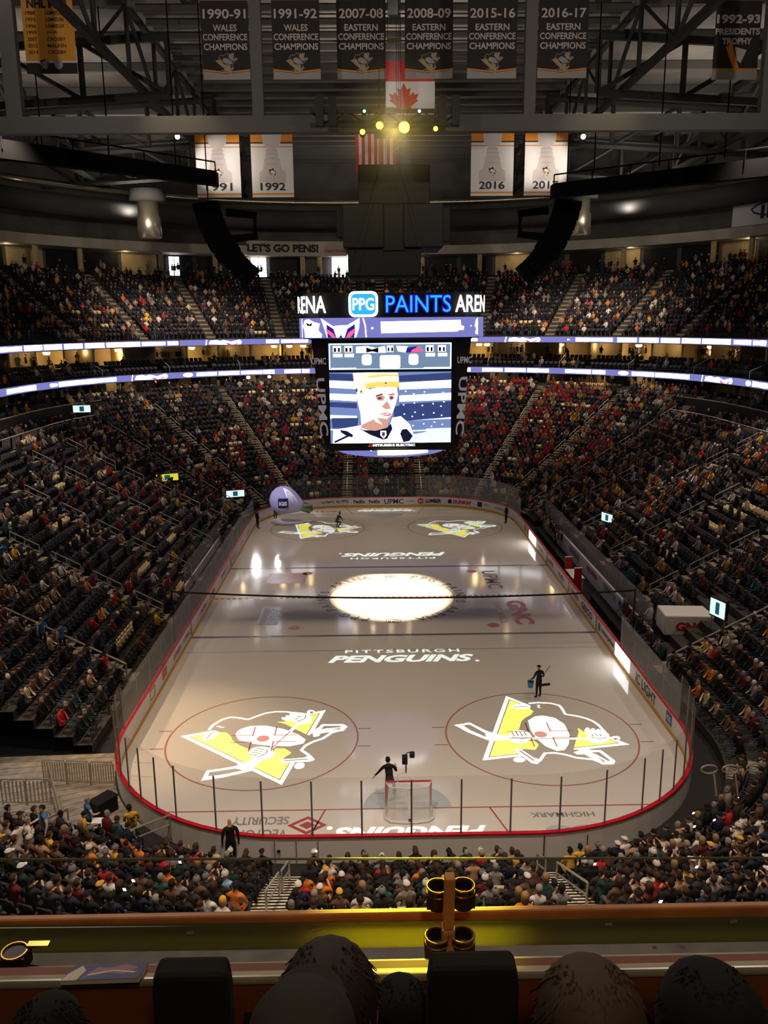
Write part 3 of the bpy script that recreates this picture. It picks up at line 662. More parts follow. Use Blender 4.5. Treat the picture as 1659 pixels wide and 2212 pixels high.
m = MB()
Lp = [([rect(-3.93, 12.03, 3.73, 16.5)], 'screen_blue')]
for y0, y1, k in ((800, 850, 'screen_deep'), (850, 905, 'screen_white'), (940, 990, 'screen_white'), (1000, 1040, 'screen_deep'), (1040, 1075, 'screen_blue'), (1090, 1125, 'screen_pale'), (1190, 1205, 'screen_pale')):
    Lp.append(([PP([(370, y0+6), (560, y0+14), (560, y1+12), (370, y1)])], k)); Lp.append(([PP([(860, y0+25), (1225, y0+8), (1225, y1+8), (860, y1+18)])], k))
Lp += [([PP([(820, 1040), (1225, 1010), (1225, 1120), (820, 1150)])], 'screen_deep'), ([PP([(1050, 1200), (1225, 1195), (1225, 1300), (1050, 1300)])], 'screen_pale'), ([PP([(960, 1150), (1225, 1140), (1225, 1180), (960, 1190)])], 'screen_blue'), ([PP([(380, 1120), (570, 1120), (560, 1190), (385, 1190)])], 'screen_deep')]
for k in range(26): x, y = 880+(k*137) % 340, 900+(k*71) % 290; Lp.append(([PP(ell(x, y, 6, 5, 8))], 'screen_white'))
Lp += [([PP([(385, 1300), (390, 1205), (550, 1178), (600, 1170), (690, 1240), (790, 1180), (810, 1120), (870, 1110), (935, 1170), (960, 1240), (1050, 1225), (1050, 1300)])], 'screen_white'),
       ([PP([(590, 1070), (640, 1085), (780, 1150), (772, 1215), (690, 1225), (590, 1190)])], 'screen_skin_dark'),
       ([PP([(560, 925), (640, 900), (700, 1120), (590, 1170), (585, 1090), (565, 1000)])], 'screen_white'),
       ([PP([(630, 925), (700, 905), (842, 900), (850, 960), (836, 1020), (822, 1060), (806, 1100), (788, 1155), (742, 1172), (690, 1148), (650, 1090), (632, 1000)])], 'screen_skin'),
       ([PP([(700, 1120), (742, 1172), (788, 1155), (806, 1100), (770, 1130)])], 'screen_skin_dark'), ([PP([(735, 1040), (775, 1000), (800, 1055), (765, 1062)])], 'screen_skin_dark'),
       ([PP([(690, 965), (735, 955), (760, 975), (745, 1000), (705, 998)])], 'screen_skin_dark'), ([PP([(785, 970), (815, 960), (825, 985), (800, 1000)])], 'screen_skin_dark'),
       ([PP(ell(722, 982, 15, 9, 14))], 'screen_plum'), ([PP(ell(803, 980, 13, 9, 14))], 'screen_plum'), ([PP([(695, 962), (740, 948), (745, 956), (700, 970)])], 'screen_plum'), ([PP([(785, 955), (825, 950), (826, 957), (786, 962)])], 'screen_plum'),
       ([PP([(720, 1092), (760, 1084), (805, 1092), (790, 1108), (750, 1106)])], 'screen_lips'), ([PP([(735, 1093), (790, 1093), (785, 1098), (740, 1098)])], 'screen_white'),
       ([PP([(535, 805), (640, 802), (850, 805), (862, 905), (845, 908), (760, 900), (650, 910), (630, 920), (625, 960), (575, 955), (545, 900)])], 'screen_gold_pale'),
       ([PP([(620, 880), (700, 868), (858, 866), (862, 905), (845, 908), (760, 900), (650, 910), (628, 920)])], 'screen_gold'), ([PP([(640, 825), (760, 815), (850, 818), (852, 830), (760, 828), (650, 840)])], 'screen_gold'), ([PP(ell(765, 877, 6, 5, 10))], 'screen_black'), ([PP(ell(560, 925, 7, 14, 10))], 'screen_plum'), ([PP(ell(592, 935, 6, 10, 10))], 'screen_plum'),
       ([PP([(568, 1180), (600, 1205), (690, 1212), (770, 1192), (800, 1163), (810, 1200), (772, 1270), (742, 1276), (650, 1240), (590, 1205)])], 'screen_ink'),
       ([PP([(725, 1213), (765, 1213), (768, 1245), (747, 1270), (724, 1245)])], 'screen_white'), ([PP([(735, 1222), (757, 1222), (757, 1244), (747, 1256), (735, 1244)])], 'screen_plum'),
       ([PP([(440, 1203), (490, 1213), (530, 1240), (525, 1258), (500, 1252), (400, 1298), (395, 1285), (480, 1245), (445, 1222)])], 'screen_ink'),
       ([PP([(865, 1235), (878, 1205), (912, 1200), (955, 1250), (930, 1288), (888, 1296)])], 'screen_ink'), ([PP([(930, 1288), (955, 1250), (1000, 1230), (1030, 1260), (1000, 1300), (935, 1300)])], 'screen_pale')]
art(m, Lp, fx); m.build('main_screen', sb)['label'] = 'screen showing a player in a yellow helmet being interviewed'
def bug(x, y): return (CX4(x), 18.28-(y-580)/192*1.62)
BB = lambda pts: [bug(*p) for p in pts]
m = MB(); Lb = [([rect(-3.93, 16.66, 3.73, 18.28)], 'screen_pale'), ([BB([(380, 590), (1215, 590), (1215, 765), (380, 765)])], 'screen_grey')]
for x in (420, 500, 1065, 1150):
    Lb += [([BB(rect(x-20, 598, x+35, 645))], 'screen_white'), ([BB(rect(x-14, 612, x+2, 642))], 'screen_black'), ([BB(rect(x+14, 612, x+28, 642))], 'screen_black'), ([BB(rect(x-20, 655, x+45, 680))], 'screen_white')]
Lb += [([BB([(560, 605), (640, 600), (700, 615), (760, 600), (770, 650), (560, 650)])], 'screen_white'), ([BB([(630, 610), (670, 625), (716, 612), (716, 650), (672, 640), (632, 648)])], 'screen_black'), ([BB(rect(775, 598, 820, 645))], 'screen_white'), ([BB(rect(780, 612, 792, 640))], 'screen_black'), ([BB(rect(805, 612, 818, 640))], 'screen_black'),
       ([BB([(840, 600), (920, 605), (905, 650), (850, 640)])], 'screen_white'), ([BB([(915, 615), (985, 605), (960, 650), (905, 650)])], 'screen_navy'), ([BB([(950, 630), (1000, 605), (1030, 640), (940, 650)])], 'screen_pink'),
       ([BB(rrect(600, 660, 668, 740, 20))], 'screen_white'), ([BB(rrect(926, 660, 994, 740, 20))], 'screen_white'), ([BB(rrect(725, 668, 868, 765, 16))], 'screen_white'), ([BB(rect(385, 758, 560, 764))], 'screen_white'), ([BB(rect(1030, 758, 1215, 764))], 'screen_white')]
art(m, Lb, fx); m.build('score_screen', sb)['label'] = 'score and clock screen above the main picture'
m = MB(); art(m, [([rect(-1.6, 11.78, 1.5, 12.0)], 'screen_black'), ([[(-1.56, 11.8), (-1.42, 11.8), (-1.49, 11.9)], [(-1.4, 11.8), (-1.26, 11.8), (-1.33, 11.9)], [(-1.48, 11.9), (-1.34, 11.9), (-1.41, 12.0)]], 'screen_red')], fx)
lettering(m, 'MITSUBISHI ELECTRIC', 'screen_white', lambda u, v: Vector((.1+u, FY-.02, 11.89+v)), .15, 2.7, bold=.04); m.build('maker_strip', sb)
m = MB()                # three further sides
for a in (PI/2, PI, -PI/2):
    R = Matrix.Rotation(a, 3, 'Z'); sh = lambda x, z: R@Vector((x, -4.37-.7*(z-11.75)/6.7, z))
    m.add([sh(-3.7, 12.1), sh(3.7, 12.1), sh(3.7, 16.5), sh(-3.7, 16.5)], [(0, 1, 2, 3)], 'screen_blue'); m.add([sh(-3.7, 16.7), sh(3.7, 16.7), sh(3.7, 18.2), sh(-3.7, 18.2)], [(0, 1, 2, 3)], 'screen_grey')
m.build('side_screens', sb)
# LED ring above the screens, rounded at its corners
def rsq(h, r, t):
    "point at arc length t from the middle of the front, running to +x"
    e = h-r; q = PI*r/2; per = 8*e+4*q; t = (t+per/2) % per-per/2; sg = 1 if t >= 0 else -1; t = abs(t)
    if t <= e: x, y = t, -h
    elif t <= e+q: a = (t-e)/r; x, y = e+r*math.sin(a), -e-r*math.cos(a)
    elif t <= 3*e+q: x, y = h, -e+(t-e-q)
    elif t <= 3*e+2*q: a = (t-3*e-q)/r; x, y = e+r*math.cos(a), e+r*math.sin(a)
    else: x, y = e-(t-3*e-2*q), h
    return sg*x, y
def band_ring(m, h, r, z0, z1, k, n=96):
    e = h-r; per = 8*e+2*PI*r; vs = []
    for i in range(n):
        x, y = rsq(h, r, per*i/n-per/2); vs += [(x, y, z0), (x, y, z1)]
    m.add(vs, [(2*i, 2*((i+1) % n), 2*((i+1) % n)+1, 2*i+1) for i in range(n)], k)
    return per
RH, RC = 5.75, 1.3
m = MB(); band_ring(m, RH, RC, 18.62, 19.82, 'led_lavender'); rx_ = lambda u, v: Vector((*rsq(RH+.03, RC+.03, u), v))
W = lambda pts: [(-5.86+(x-145)/1275*11.25, 19.82-(y-410)/143*1.17) for x, y in pts]
Lr = [([W([(160, 415), (166, 415), (166, 550), (160, 550)])], 'led_white'), ([W([(175, 470), (195, 425), (230, 418), (270, 440), (310, 450), (300, 500), (325, 530), (320, 553), (195, 553), (190, 500)])], 'led_white'), ([W([(205, 440), (235, 455), (258, 440), (252, 468), (215, 466)])], 'screen_black'),
      ([W([(318, 412), (400, 470), (450, 465), (500, 465), (585, 412), (582, 480), (570, 520), (560, 553), (360, 553), (345, 500)])], 'led_white'), ([W([(355, 455), (405, 490), (425, 553), (362, 553), (358, 500)])], 'screen_navy'), ([W([(552, 455), (500, 490), (480, 553), (548, 553), (556, 500)])], 'screen_navy'),
      ([W([(352, 485), (400, 520), (420, 553), (395, 553), (355, 515)])], 'screen_pink'), ([W([(553, 485), (505, 520), (490, 553), (520, 553), (552, 515)])], 'screen_pink'), ([W([(440, 553), (455, 530), (468, 553)])], 'screen_navy'),
      ([stroke(W([(610, 412), (625, 470), (630, 552)]), .07)], 'led_white'), ([W(ell(673, 487, 8, 8, 10))], 'led_white'), ([W([(732, 440), (1285, 432), (1288, 470), (1310, 480), (1305, 505), (1270, 505), (1268, 515), (735, 524)])], 'led_white'), ([W([(1400, 430), (1418, 415), (1418, 540), (1395, 530), (1405, 490), (1390, 480)])], 'led_white'), ([W(ell(1360, 475, 5, 5, 8))], 'led_white')]
art(m, [([dense(p) for p in l], k) for l, k in Lr], rx_); m.build('ring_display', sb)
m = MB(); prism(m, [octa(5.5, 1.0, 18.55), octa(5.5, 1.0, 21.3)], 'black'); m.build('sign_backing', sb)
def on_ring(c, z): return lambda u, v: Vector((*rsq(RH+.06, RC, c+u), z+v))
m = MB(); lettering(m, 'PAINTS', 'sign_deep_blue', on_ring(1.62, 20.62), 1.12, 4.05, bold=.055); lettering(m, 'PAINTS', 'sign_blue', lambda u, v: on_ring(1.62, 20.62)(u, v)+Vector((0, -.05, 0)), 1.0, 3.95, bold=.0)
for c in (5.32, -5.45, 11.3, -11.3): lettering(m, 'ARENA', 'led_white', on_ring(c, 20.62), 1.0, 2.9, bold=.015)
art(m, [([rrect(-2.62, 19.86, -.84, 21.38, .35)], 'led_white'), ([rrect(-2.48, 20.0, -.98, 21.24, .28)], 'sign_blue')], lambda u, v: Vector((*rsq(RH+.06, RC, u), v)))
lettering(m, 'PPG', 'led_white', lambda u, v: Vector((*rsq(RH+.12, RC, -1.73+u), 20.62+v)), .72, 1.3, bold=.01); m.build('sign_lettering', sb)['label'] = 'glowing white and blue arena name'
m = MB(); m.lathe([(3.7, 10.9), (3.75, 10.95), (3.75, 11.58), (3.6, 11.62)], 'led_lavender', 48)
cy_ = lambda u, v: Vector((3.78*math.sin(u/3.78), -3.78*math.cos(u/3.78), v))
art(m, [([dense([(-.95, 11.02), (2.6, 11.06), (2.65, 11.2), (2.3, 11.32), (2.3, 11.48), (-.95, 11.5)])], 'led_white'), ([dense([(-3.7, 11.2), (-3.3, 11.15), (-3.25, 11.45), (-3.75, 11.5)])], 'led_white'), ([ell(-2.4, 11.4, .05, .05, 8)], 'led_white'), ([ell(-1.4, 11.33, .05, .05, 8)], 'led_white')], cy_); m.build('lower_ring_display', sb)
m = MB()
for x in (-3, 3):
    for y in (-3, 3): m.tube([(x, y, 21.3), (x*.2, y*.8, 29), (x*.2, y*.8, ROOF)], .02, 'black_metal', 5)
m.build('hoist_cable', sb)
# loudspeaker cluster over the scoreboard
sc = thing('speaker_cluster', 'black loudspeaker cluster hanging above the scoreboard', 'loudspeaker', (0, 0, 22.4))
for i, (x0, x1, z0, z1, y0, y1) in enumerate(((-1.98, 2.58, 26.8, 29.3, -1.6, 1.6), (-3.0, -.4, 24.2, 26.9, -2.2, 2.2), (.9, 3.4, 24.2, 26.9, -2.2, 2.2), (-3.45, -1.9, 24.9, 26.8, -1.2, 1.2), (2.4, 3.95, 24.6, 26.8, -1.2, 1.2), (-.5, 1.0, 24.0, 26.9, -2.0, 2.0), (-2.7, 2.0, 22.45, 24.2, -1.9, 1.9))):
    m = MB(); m.box(((x0+x1)/2, (y0+y1)/2, (z0+z1)/2), (x1-x0, y1-y0, z1-z0), 'black_metal'); m.build('speaker_cabinet', sc, bevel=.06)
m = MB()
for x in (-.2, .8): m.tube([(x, 0, 29.3), (x, 0, ROOF)], .02, 'black_metal', 5)
m.build('hoist_cable', sc)
# two hanging line arrays
for sx, lab in ((-1, 'curved black line-array loudspeaker hanging left of the scoreboard'), (1, 'curved black line-array loudspeaker hanging right of the scoreboard')):
    la = thing('line_array', lab, 'loudspeaker', (sx*12, 4, 22.6), group='hanging line arrays')
    pts = [(12.7, 27.5), (12.55, 26.9), (12.35, 26.3), (12.1, 25.7), (11.8, 25.1), (11.4, 24.5), (10.95, 23.95), (10.45, 23.4), (9.9, 22.9)]
    for i, (x, z) in enumerate(pts):
        a = (.12+.09*i)*sx; m = MB(); R = Matrix.Rotation(a, 3, 'Y'); m.box((sx*x, 4, z), (1.75 if i < 6 else 1.5, 1.1, .62), 'matte_black', mx=R); m.build('speaker_cabinet', la, bevel=.04)
    m = MB(); m.tube([(sx*11.4, 4.3, 27.2), (sx*9.4, 4.3, 27.0), (sx*9.4, 4.3, 25.6), (sx*11.2, 4.3, 25.4)], .3, 'matte_black', 6); m.build('rigging_frame', la)
    m = MB(); m.tube([(sx*12.6, 4, 27.7), (sx*12.6, 4, ROOF)], .04, 'matte_black', 5); m.build('hoist_cable', la)
# catwalks that run in from the sides
for sx, lab, (xa, za, xb, zb) in ((-1, 'black lighting catwalk running in from the left under the roof', (34, 33.2, 12.9, 30.35)), (1, 'black lighting catwalk running in from the right under the roof', (36, 31.6, 12.8, 29.3))):
    cw = thing('lighting_catwalk', lab, 'catwalk', (sx*(xa+xb)/2, 10, zb))
    m = MB(); m.add([(sx*xa, y, za+dz*h) for y in (9.4, 10.6) for dz, h in ((-.75, 1), (.75, 1))]+[(sx*xb, y, zb+dz) for y in (9.4, 10.6) for dz in (-.5, .5)], [(0, 1, 3, 2), (4, 6, 7, 5), (0, 4, 5, 1), (2, 3, 7, 6), (0, 2, 6, 4), (1, 5, 7, 3)], 'matte_black'); m.build('deck', cw)
    m = MB(); m.tube([(sx*xa, 9.3, za+1.5), (sx*xb, 9.3, zb+1.1)], .06, 'matte_black', 5)
    for k in range(9):
        t = k/8; x = xa+(xb-xa)*t; z = za+(zb-za)*t; m.tube([(sx*x, 9.3, z), (sx*x, 9.3, z+1.5-.4*t)], .05, 'matte_black', 5)
    m.build('handrail', cw)
    m = MB()
    for k in range(4): m.tube([(sx*(16+5*k), 10, 30.6+k*.5), (sx*(16+5*k), 10, ROOF)], .05, 'matte_black', 5)
    m.build('hanger', cw)
# ducts
m = MB(); m.tube([P3(s, 33.6, 33.6) for s in ss(57, TOT-57, 1)], 1.25, 'steel_dark', 10); tag(m.build('air_duct', smooth=True), 'wide dark round air duct following the back of the upper stand', 'duct')
m = MB(); m.tube([P3(s, 36.2, 36.2) for s in ss(66, TOT-66, 1)], .38, 'duct_metal', 8); tag(m.build('air_duct', smooth=True), 'thin bright metal duct above the wide dark round duct', 'duct')
for x, lab in ((-24.6, 'short shiny vertical duct end left of the 1991 banner'), (21.0, 'short shiny vertical duct end right of the 2017 banner')):
    m = MB(); m.lathe([(1.05, 28.5), (1.25, 28.6), (1.25, 30.6), (1.1, 30.8), (1.1, 32.2)], 'duct_metal', 20, (x, 35, 0)); m.lathe([(1.9, 32.2), (1.9, 33.3)], 'steel_dark', 16, (x, 35, 0)); tag(m.build('duct_outlet', smooth=True), lab, 'duct', 'shiny duct ends')

# ------------------------------------------------------------------ banners
mat('cloth_black', (44, 41, 40), .9); mat('cloth_gold', (214, 150, 60), .9); mat('cloth_orange', (205, 128, 48), .9); mat('cloth_white', (205, 200, 196), .9); mat('cloth_grey', (150, 145, 142), .9); mat('cloth_silver', (182, 172, 168), .9); mat('cloth_red', (190, 40, 40), .9); mat('cloth_vegas', (170, 142, 88), .9); mat('cloth_ink', (52, 46, 44), .9)
def banner(name, x0, x1, zt, zb, y, fn, label, group, sag=.12):
    m = MB(); wd = x1-x0
    def xf(u, v, dy=0): return Vector((x0+u, y-dy, zt-v-sag*0))
    fn(m, xf, wd, zt-zb); o = m.build(name); return tag(o, label, 'banner', group)
PX = 4.74/173
def conf(year, l1, l2, l3):
    def fn(m, xf, w_, h):
        L = [([rect(0, 0, w_, h)], 'cloth_black'), ([rect(0, 0, w_, .2)], 'cloth_orange')]
        c = w_/2; bot = h-.52
        L += [([[(0, bot-.12), (c, bot+.05), (w_, bot-.12), (w_, bot-.02), (c, bot+.15), (0, bot-.02)]], 'cloth_orange'), ([[(0, bot), (c, bot+.18), (w_, bot), (w_, h), (0, h)]], 'cloth_grey')]
        L += [([[(c+p[0], h-1.0-p[1]) for p in lp] for lp in ls], k) for ls, k in upright('cloth_grey', 'cloth_vegas', 'cloth_ink', 1.55)]
        art(m, L, xf)
        for t, py, hh, ww in ((year, 29, .58, .9), (l1, 59, .4, .68 if l1 != 'WALES' else .5), (l2, 79, .4, .94), (l3, 100, .4, .92)):
            lettering(m, t, 'cloth_silver', lambda u, v: xf(c+u, py*PX+.2-v, .03), hh, w_*ww, bold=.02)
    return fn
for x0, x1, yr, l1 in ((-12.1, -9.02, '1990-91', 'WALES'), (-7.5, -4.4, '1991-92', 'WALES'), (-3.3, -.1, '2007-08', 'EASTERN'), (1.15, 4.3, '2008-09', 'EASTERN'), (5.25, 8.5, '2015-16', 'EASTERN'), (9.9, 13.15, '2016-17', 'EASTERN')):
    banner('championship_banner', x0, x1, 40.1, 35.2, 2, conf(yr, l1, 'CONFERENCE', 'CHAMPIONS'), 'black hanging banner reading %s %s conference champions' % (yr, l1.title()), 'conference champions banners')
def trophy(m, xf, w_, h):
    c = w_/2; L = [([rect(0, 0, w_, h)], 'cloth_black'), ([rect(0, 0, w_, .2)], 'cloth_orange'), ([rect(0, h-.7, w_, h-.55)], 'cloth_orange'), ([rect(0, h-.55, w_, h)], 'cloth_grey'), ([[(c-.7, h-2.0), (c-.3, h-2.2), (c+.3, h-.6), (c-.05, h-.55)]], 'cloth_orange'), ([[(c-.1, h-2.0), (c+.7, h-1.8), (c+.35, h-1.0), (c+.1, h-1.2)]], 'cloth_silver')]
    art(m, L, xf)
    for t, py, hh, ww in (('1992-93', 44, .55, .95), ('PRESIDENTS', 71, .4, .98), ('TROPHY', 92, .4, .66)): lettering(m, t, 'cloth_silver', lambda u, v: xf(c+u, py*PX+.1-v, .03), hh, w_*ww, bold=.04)
banner('championship_banner', 21.5, 24.5, 40.0, 35.05, 2, trophy, 'black hanging banner reading 1992-93 Presidents trophy', 'trophy banners')
def mvp(m, xf, w_, h):
    c = w_/2; art(m, [([rect(0, 0, w_, h)], 'cloth_gold'), ([rect(0, h-.7, w_, h)], 'cloth_black'), ([rect(0, h-.78, w_, h-.66)], 'cloth_white')]+[([[(c-.5+p[0], h-.6-p[1]) for p in lp] for lp in ls], k) for ls, k in upright('cloth_grey', 'cloth_vegas', 'cloth_ink', .8)]+[([ell(c+.45, h-.6, .28, .34, 12)], 'cloth_grey')], xf)
    lettering(m, 'NHL MVP', 'cloth_ink', lambda u, v: xf(c+u, .55-v, .03), .55, w_*.78, bold=.05)
    for k, (yr, nm) in enumerate((('1988', 'LEMIEUX'), ('1993', 'LEMIEUX'), ('1996', 'LEMIEUX'), ('1999', 'JAGR'), ('2007', 'CROSBY'), ('2012', 'MALKIN'), ('2014', 'CROSBY'))):
        lettering(m, yr, 'cloth_ink', lambda u, v: xf(.55+u, 1.1+k*.385-v, .03), .22, .62); lettering(m, nm, 'cloth_ink', lambda u, v: xf(1.5+u, 1.1+k*.385-v, .03), .22, 1.2 if len(nm) > 4 else .7, align='l')
banner('mvp_banner', -23.6, -20.3, 40.3, 35.6, 2, mvp, 'gold hanging banner listing most valuable players by year', 'gold banners')
banner('mvp_banner', -28.3, -25.05, 40.3, 36.0, 2, lambda m, xf, w_, h: art(m, [([rect(0, 0, w_, h)], 'cloth_gold'), ([rect(0, h-.6, w_, h)], 'cloth_black')], xf), 'gold hanging banner cut off by the left picture edge', 'gold banners')
def cup(year):
    def fn(m, xf, w_, h):
        c = w_/2; k = h/164.0; Y = lambda p: p*k
        L = [([rect(0, 0, w_, h)], 'cloth_white'), ([rect(0, 0, w_, Y(7))], 'cloth_orange'), ([rect(0, Y(24), w_, Y(42))], 'cloth_orange'), ([rect(0, Y(42), w_, Y(45))], 'cloth_ink'), ([rect(0, Y(51), w_, Y(53))], 'cloth_orange'), ([rect(0, Y(151), w_, Y(155))], 'cloth_orange'), ([rect(0, Y(160), w_, h)], 'cloth_ink')]
        prof = [(20, 18), (22, 30), (20, 44), (12, 52), (9, 56), (13, 58), (13, 66), (15, 67), (15, 76), (18, 77), (18, 88), (20, 90), (21, 100), (30, 106), (31, 128)]
        tro = [(c+a*k, Y(b_)) for a, b_ in prof]+[(c-a*k, Y(b_)) for a, b_ in reversed(prof)]
        L += [([tro], 'cloth_silver')]+[([rect(c-13*k, Y(q), c+13*k, Y(q+1.2))], 'cloth_grey') for q in (58, 66, 76, 88)]
        L += [([[(c+p[0], Y(108)-p[1]) for p in lp] for lp in ls], kk) for ls, kk in upright('cloth_white', 'cloth_vegas', 'cloth_ink', 1.15)]
        art(m, L, xf); lettering(m, year, 'cloth_ink', lambda u, v: xf(c+u, Y(137)-v, .03), Y(17), w_*.6, bold=.015)
    return fn
for x0, x1, yr in ((-16.8, -12.85, '1991'), (-11.85, -8.1, '1992'), (7.9, 11.75, '2016'), (12.75, 16.65, '2017')):
    banner('cup_banner', x0, x1, 37.0, 30.55, 22, cup(yr), 'white hanging banner with a grey silver cup and the year %s' % yr, 'cup winners banners')
def stripes(m, xf, w_, h): art(m, [([rect(0, 0, w_, h)], 'cloth_red')]+[([rect(w_*(2*k+1)/13, 0, w_*(2*k+2)/13, h)], 'cloth_white') for k in range(6)]+[([rect(w_*6/13, 0, w_, 2.4)], 'ad_navy')], xf)
banner('national_flag', -2.5, 1.2, 38.4, 33.1, 24, stripes, 'red and white striped national flag hanging behind the yellow stage lamps', 'hanging flags')
leaf = [(0, 1.3), (.25, .8), (.55, .95), (.45, .35), (.75, .62), (.85, .42), (1.2, .5), (1.0, .1), (1.15, 0), (.55, -.45), (.65, -.65), (.08, -.55), (.06, -1.1), (-.06, -1.1), (-.08, -.55), (-.65, -.65), (-.55, -.45), (-1.15, 0), (-1.0, .1), (-1.2, .5), (-.85, .42), (-.75, .62), (-.45, .35), (-.55, .95), (-.25, .8)]
banner('national_flag', .3, 4.8, 45.2-2.5, 37.0, 24.6, lambda m, xf, w_, h: art(m, [([rect(0, 0, w_, h)], 'cloth_white'), ([rect(0, 0, w_, 1.75)], 'cloth_red'), ([rect(0, h-.6, w_, h)], 'cloth_red'), ([[(w_*.37+a*1.15, 3.35-b_*1.15) for a, b_ in leaf]], 'cloth_red')], xf), 'red and white flag with a red leaf hanging above the striped flag', 'hanging flags')
for x, z in ((-17.82, 35.37), (17.39, 35.19)):      # white lamps at the banner ends
    sx = -1 if x < 0 else 1
    t = thing('stage_lamp', 'bright white stage lamp at the outer edge of the %s banner' % ('1991' if x < 0 else '2017'), 'lamp', (x, 20, z), group='white banner lamps')
    m = MB(); m.lathe([(.2, -.35), (.26, 0), (.26, .3), (.12, .45)], 'black_metal', 12, (x, 20, z)); m.build('lamp_body', t)
    m = MB(); m.lathe([(.01, 0), (.22, .02), (.22, .08), (.01, .1)], 'window_glow', 12, (x, 19.72, z), Matrix.Rotation(PI/2, 3, 'X')); m.build('lens', t)
    for k in (1, 2): lamp('banner_beam', 'SPOT', (x-sx*.0, 17.5, z-2), (sx*(14.8 if k == 1 else 9.9), 22, 33.5), 1500, (1, .9, .8), .1, 58, .7)
mat('amber_bulb', (255, 190, 40), emit=14); mat('green_bulb', (110, 235, 180), emit=5); mat('cyan_bulb', (120, 220, 255), emit=5)
for px, py, r, k, nm in ((873, 275, .36, 'amber_bulb', 'largest round amber stage lamp glowing above the striped flag'), (820, 271, .24, 'amber_bulb', 'mid-sized amber stage lamp left of the largest one'), (783, 285, .17, 'amber_bulb', 'small amber stage lamp over the flag edge'), (941, 278, .15, 'amber_bulb', 'small amber stage lamp right of the large ones'), (787, 240, .1, 'green_bulb', 'tiny green stage lamp above the amber lamps'), (906, 240, .1, 'cyan_bulb', 'tiny bluish stage lamp above the amber lamps')):
    p = at_y(px, py, -10.5); r *= .8; t = thing('stage_lamp', nm, 'lamp', p, group='stage lamps above the flag')
    m = MB(); m.lathe([(r, 0), (r*1.25, .1), (r*1.25, .6), (r*.6, .8)], 'black_metal', 14, p, Matrix.Rotation(-PI/2, 3, 'X')); m.tube([p+Vector((0, .5, 0)), Vector((p.x, -9.6, at_y(850, 262, -9.6).z+.5))], .03, 'black_metal', 5); m.build('lamp_body', t)
    m = MB(); m.lathe([(r*.2, -.12), (r*.7, -.08), (r, 0), (r*.9, .06)], k, 14, p, Matrix.Rotation(-PI/2, 3, 'X')); m.build('lens', t)
lamp('amber_beam', 'POINT', at_y(850, 285, -11.4), None, 320, (1, .72, .14), .3)
tz = at_y(850, 262, -9.6).z; m = MB(); m.box((-.4, -9.6, tz+.5), (8, .2, .2), 'black_metal'); m.box((-.4, -9.6, tz-.2), (8, .2, .2), 'black_metal')
for k in range(8): m.tube([(-4.4+k, -9.6, tz-.2 if k % 2 else tz+.5), (-3.4+k, -9.6, tz+.5 if k % 2 else tz-.2)], .05, 'black_metal', 4)
for x in (-3.9, -3.2, 2.7, 3.4): m.box((x, -9.6, tz+.5), (.42, .4, 1.5), 'black_metal')
tag(m.build('lighting_truss'), 'black lighting truss that carries the amber stage lamps', 'truss')

# ------------------------------------------------------------------ LED ribbons round the bowl
def ribbon(name, d, z0, z1, bars, logos, blobs, label):
    t = thing(name, label, 'display', P3(TOT/2, d, z0), group='LED ribbon displays')
    m = MB(); m.sweep(46, TOT-46, [(d, z0), (d, z1), (d+.12, z1), (d+.12, z0)], 'led_lavender', .8); m.build('ribbon_face', t)
    zc = (z0+z1)/2; h = z1-z0; q = MB()
    for a, b_ in bars:
        s0, s1 = sorted((s_at(a, d-.03, zc), s_at(b_, d-.03, zc))); n = max(3, int((s1-s0)/.4)); R = random.Random(int(a*7+b_))
        top, bot = [], []
        for i in range(n):
            u = s0+(s1-s0)*i/n; v = s0+(s1-s0)*(i+1)/n; e = .40 if b_-a > 200 else .30+.06*R.random()
            top += [(u, zc+h*e), (v, zc+h*e)]; bot += [(u, zc-h*e*.95), (v, zc-h*e*.95)]
        lp = top+bot[::-1]; q.add([P3(s, d-.03, z) for s, z in top]+[P3(s, d-.03, z) for s, z in bot], [(2*i, 2*i+1, 2*n+2*i+1, 2*n+2*i) for i in range(n)], 'led_white')
    for a, b_ in blobs:
        s0, s1 = sorted((s_at(a, d-.03, zc), s_at(b_, d-.03, zc))); art(q, [([ell((s0+s1)/2, zc, (s1-s0)/2, h*.36, 14)], 'led_white')], lambda u, v: P3(u, d-.03, v))
    q.build('lit_lettering', t)
    g = MB()
    for a, b_ in logos:
        s0, s1 = sorted((s_at(a, d-.03, zc), s_at(b_, d-.03, zc))); sm = (s0+s1)/2; wd = (s1-s0)
        X = lambda pts: [(s1-wd*x, zc+h*y) for x, y in pts]
        L = [([X([(0, -.5), (.03, .5), (.06, .5), (.03, -.5)])], 'led_soft_white'), ([X([(.1, -.3), (.14, .3), (.3, .42), (.42, .2), (.5, .4), (.7, .05), (.95, .42), (1, .0), (.96, -.4), (.5, -.42)])], 'led_white'), ([X([(.55, -.05), (.66, -.2), (.72, -.45), (.6, -.4)])], 'led_pink'), ([X([(.92, .05), (.84, -.2), (.78, -.45), (.88, -.35)])], 'led_pink')]
        art(g, L, lambda u, v: P3(u, d-.035, v))
    g.build('lit_emblem', t)
ribbon('ribbon_display', 23.15, 17.0, 17.68, [(0, 48), (52, 303), (306, 385), (575, 665), (1018, 1040), (1243, 1324), (1330, 1578), (1584, 1655)], [(443, 522), (1090, 1168)], [(1225, 1242)], 'upper curved LED ribbon on the upper stand edge, blue with white lettering')
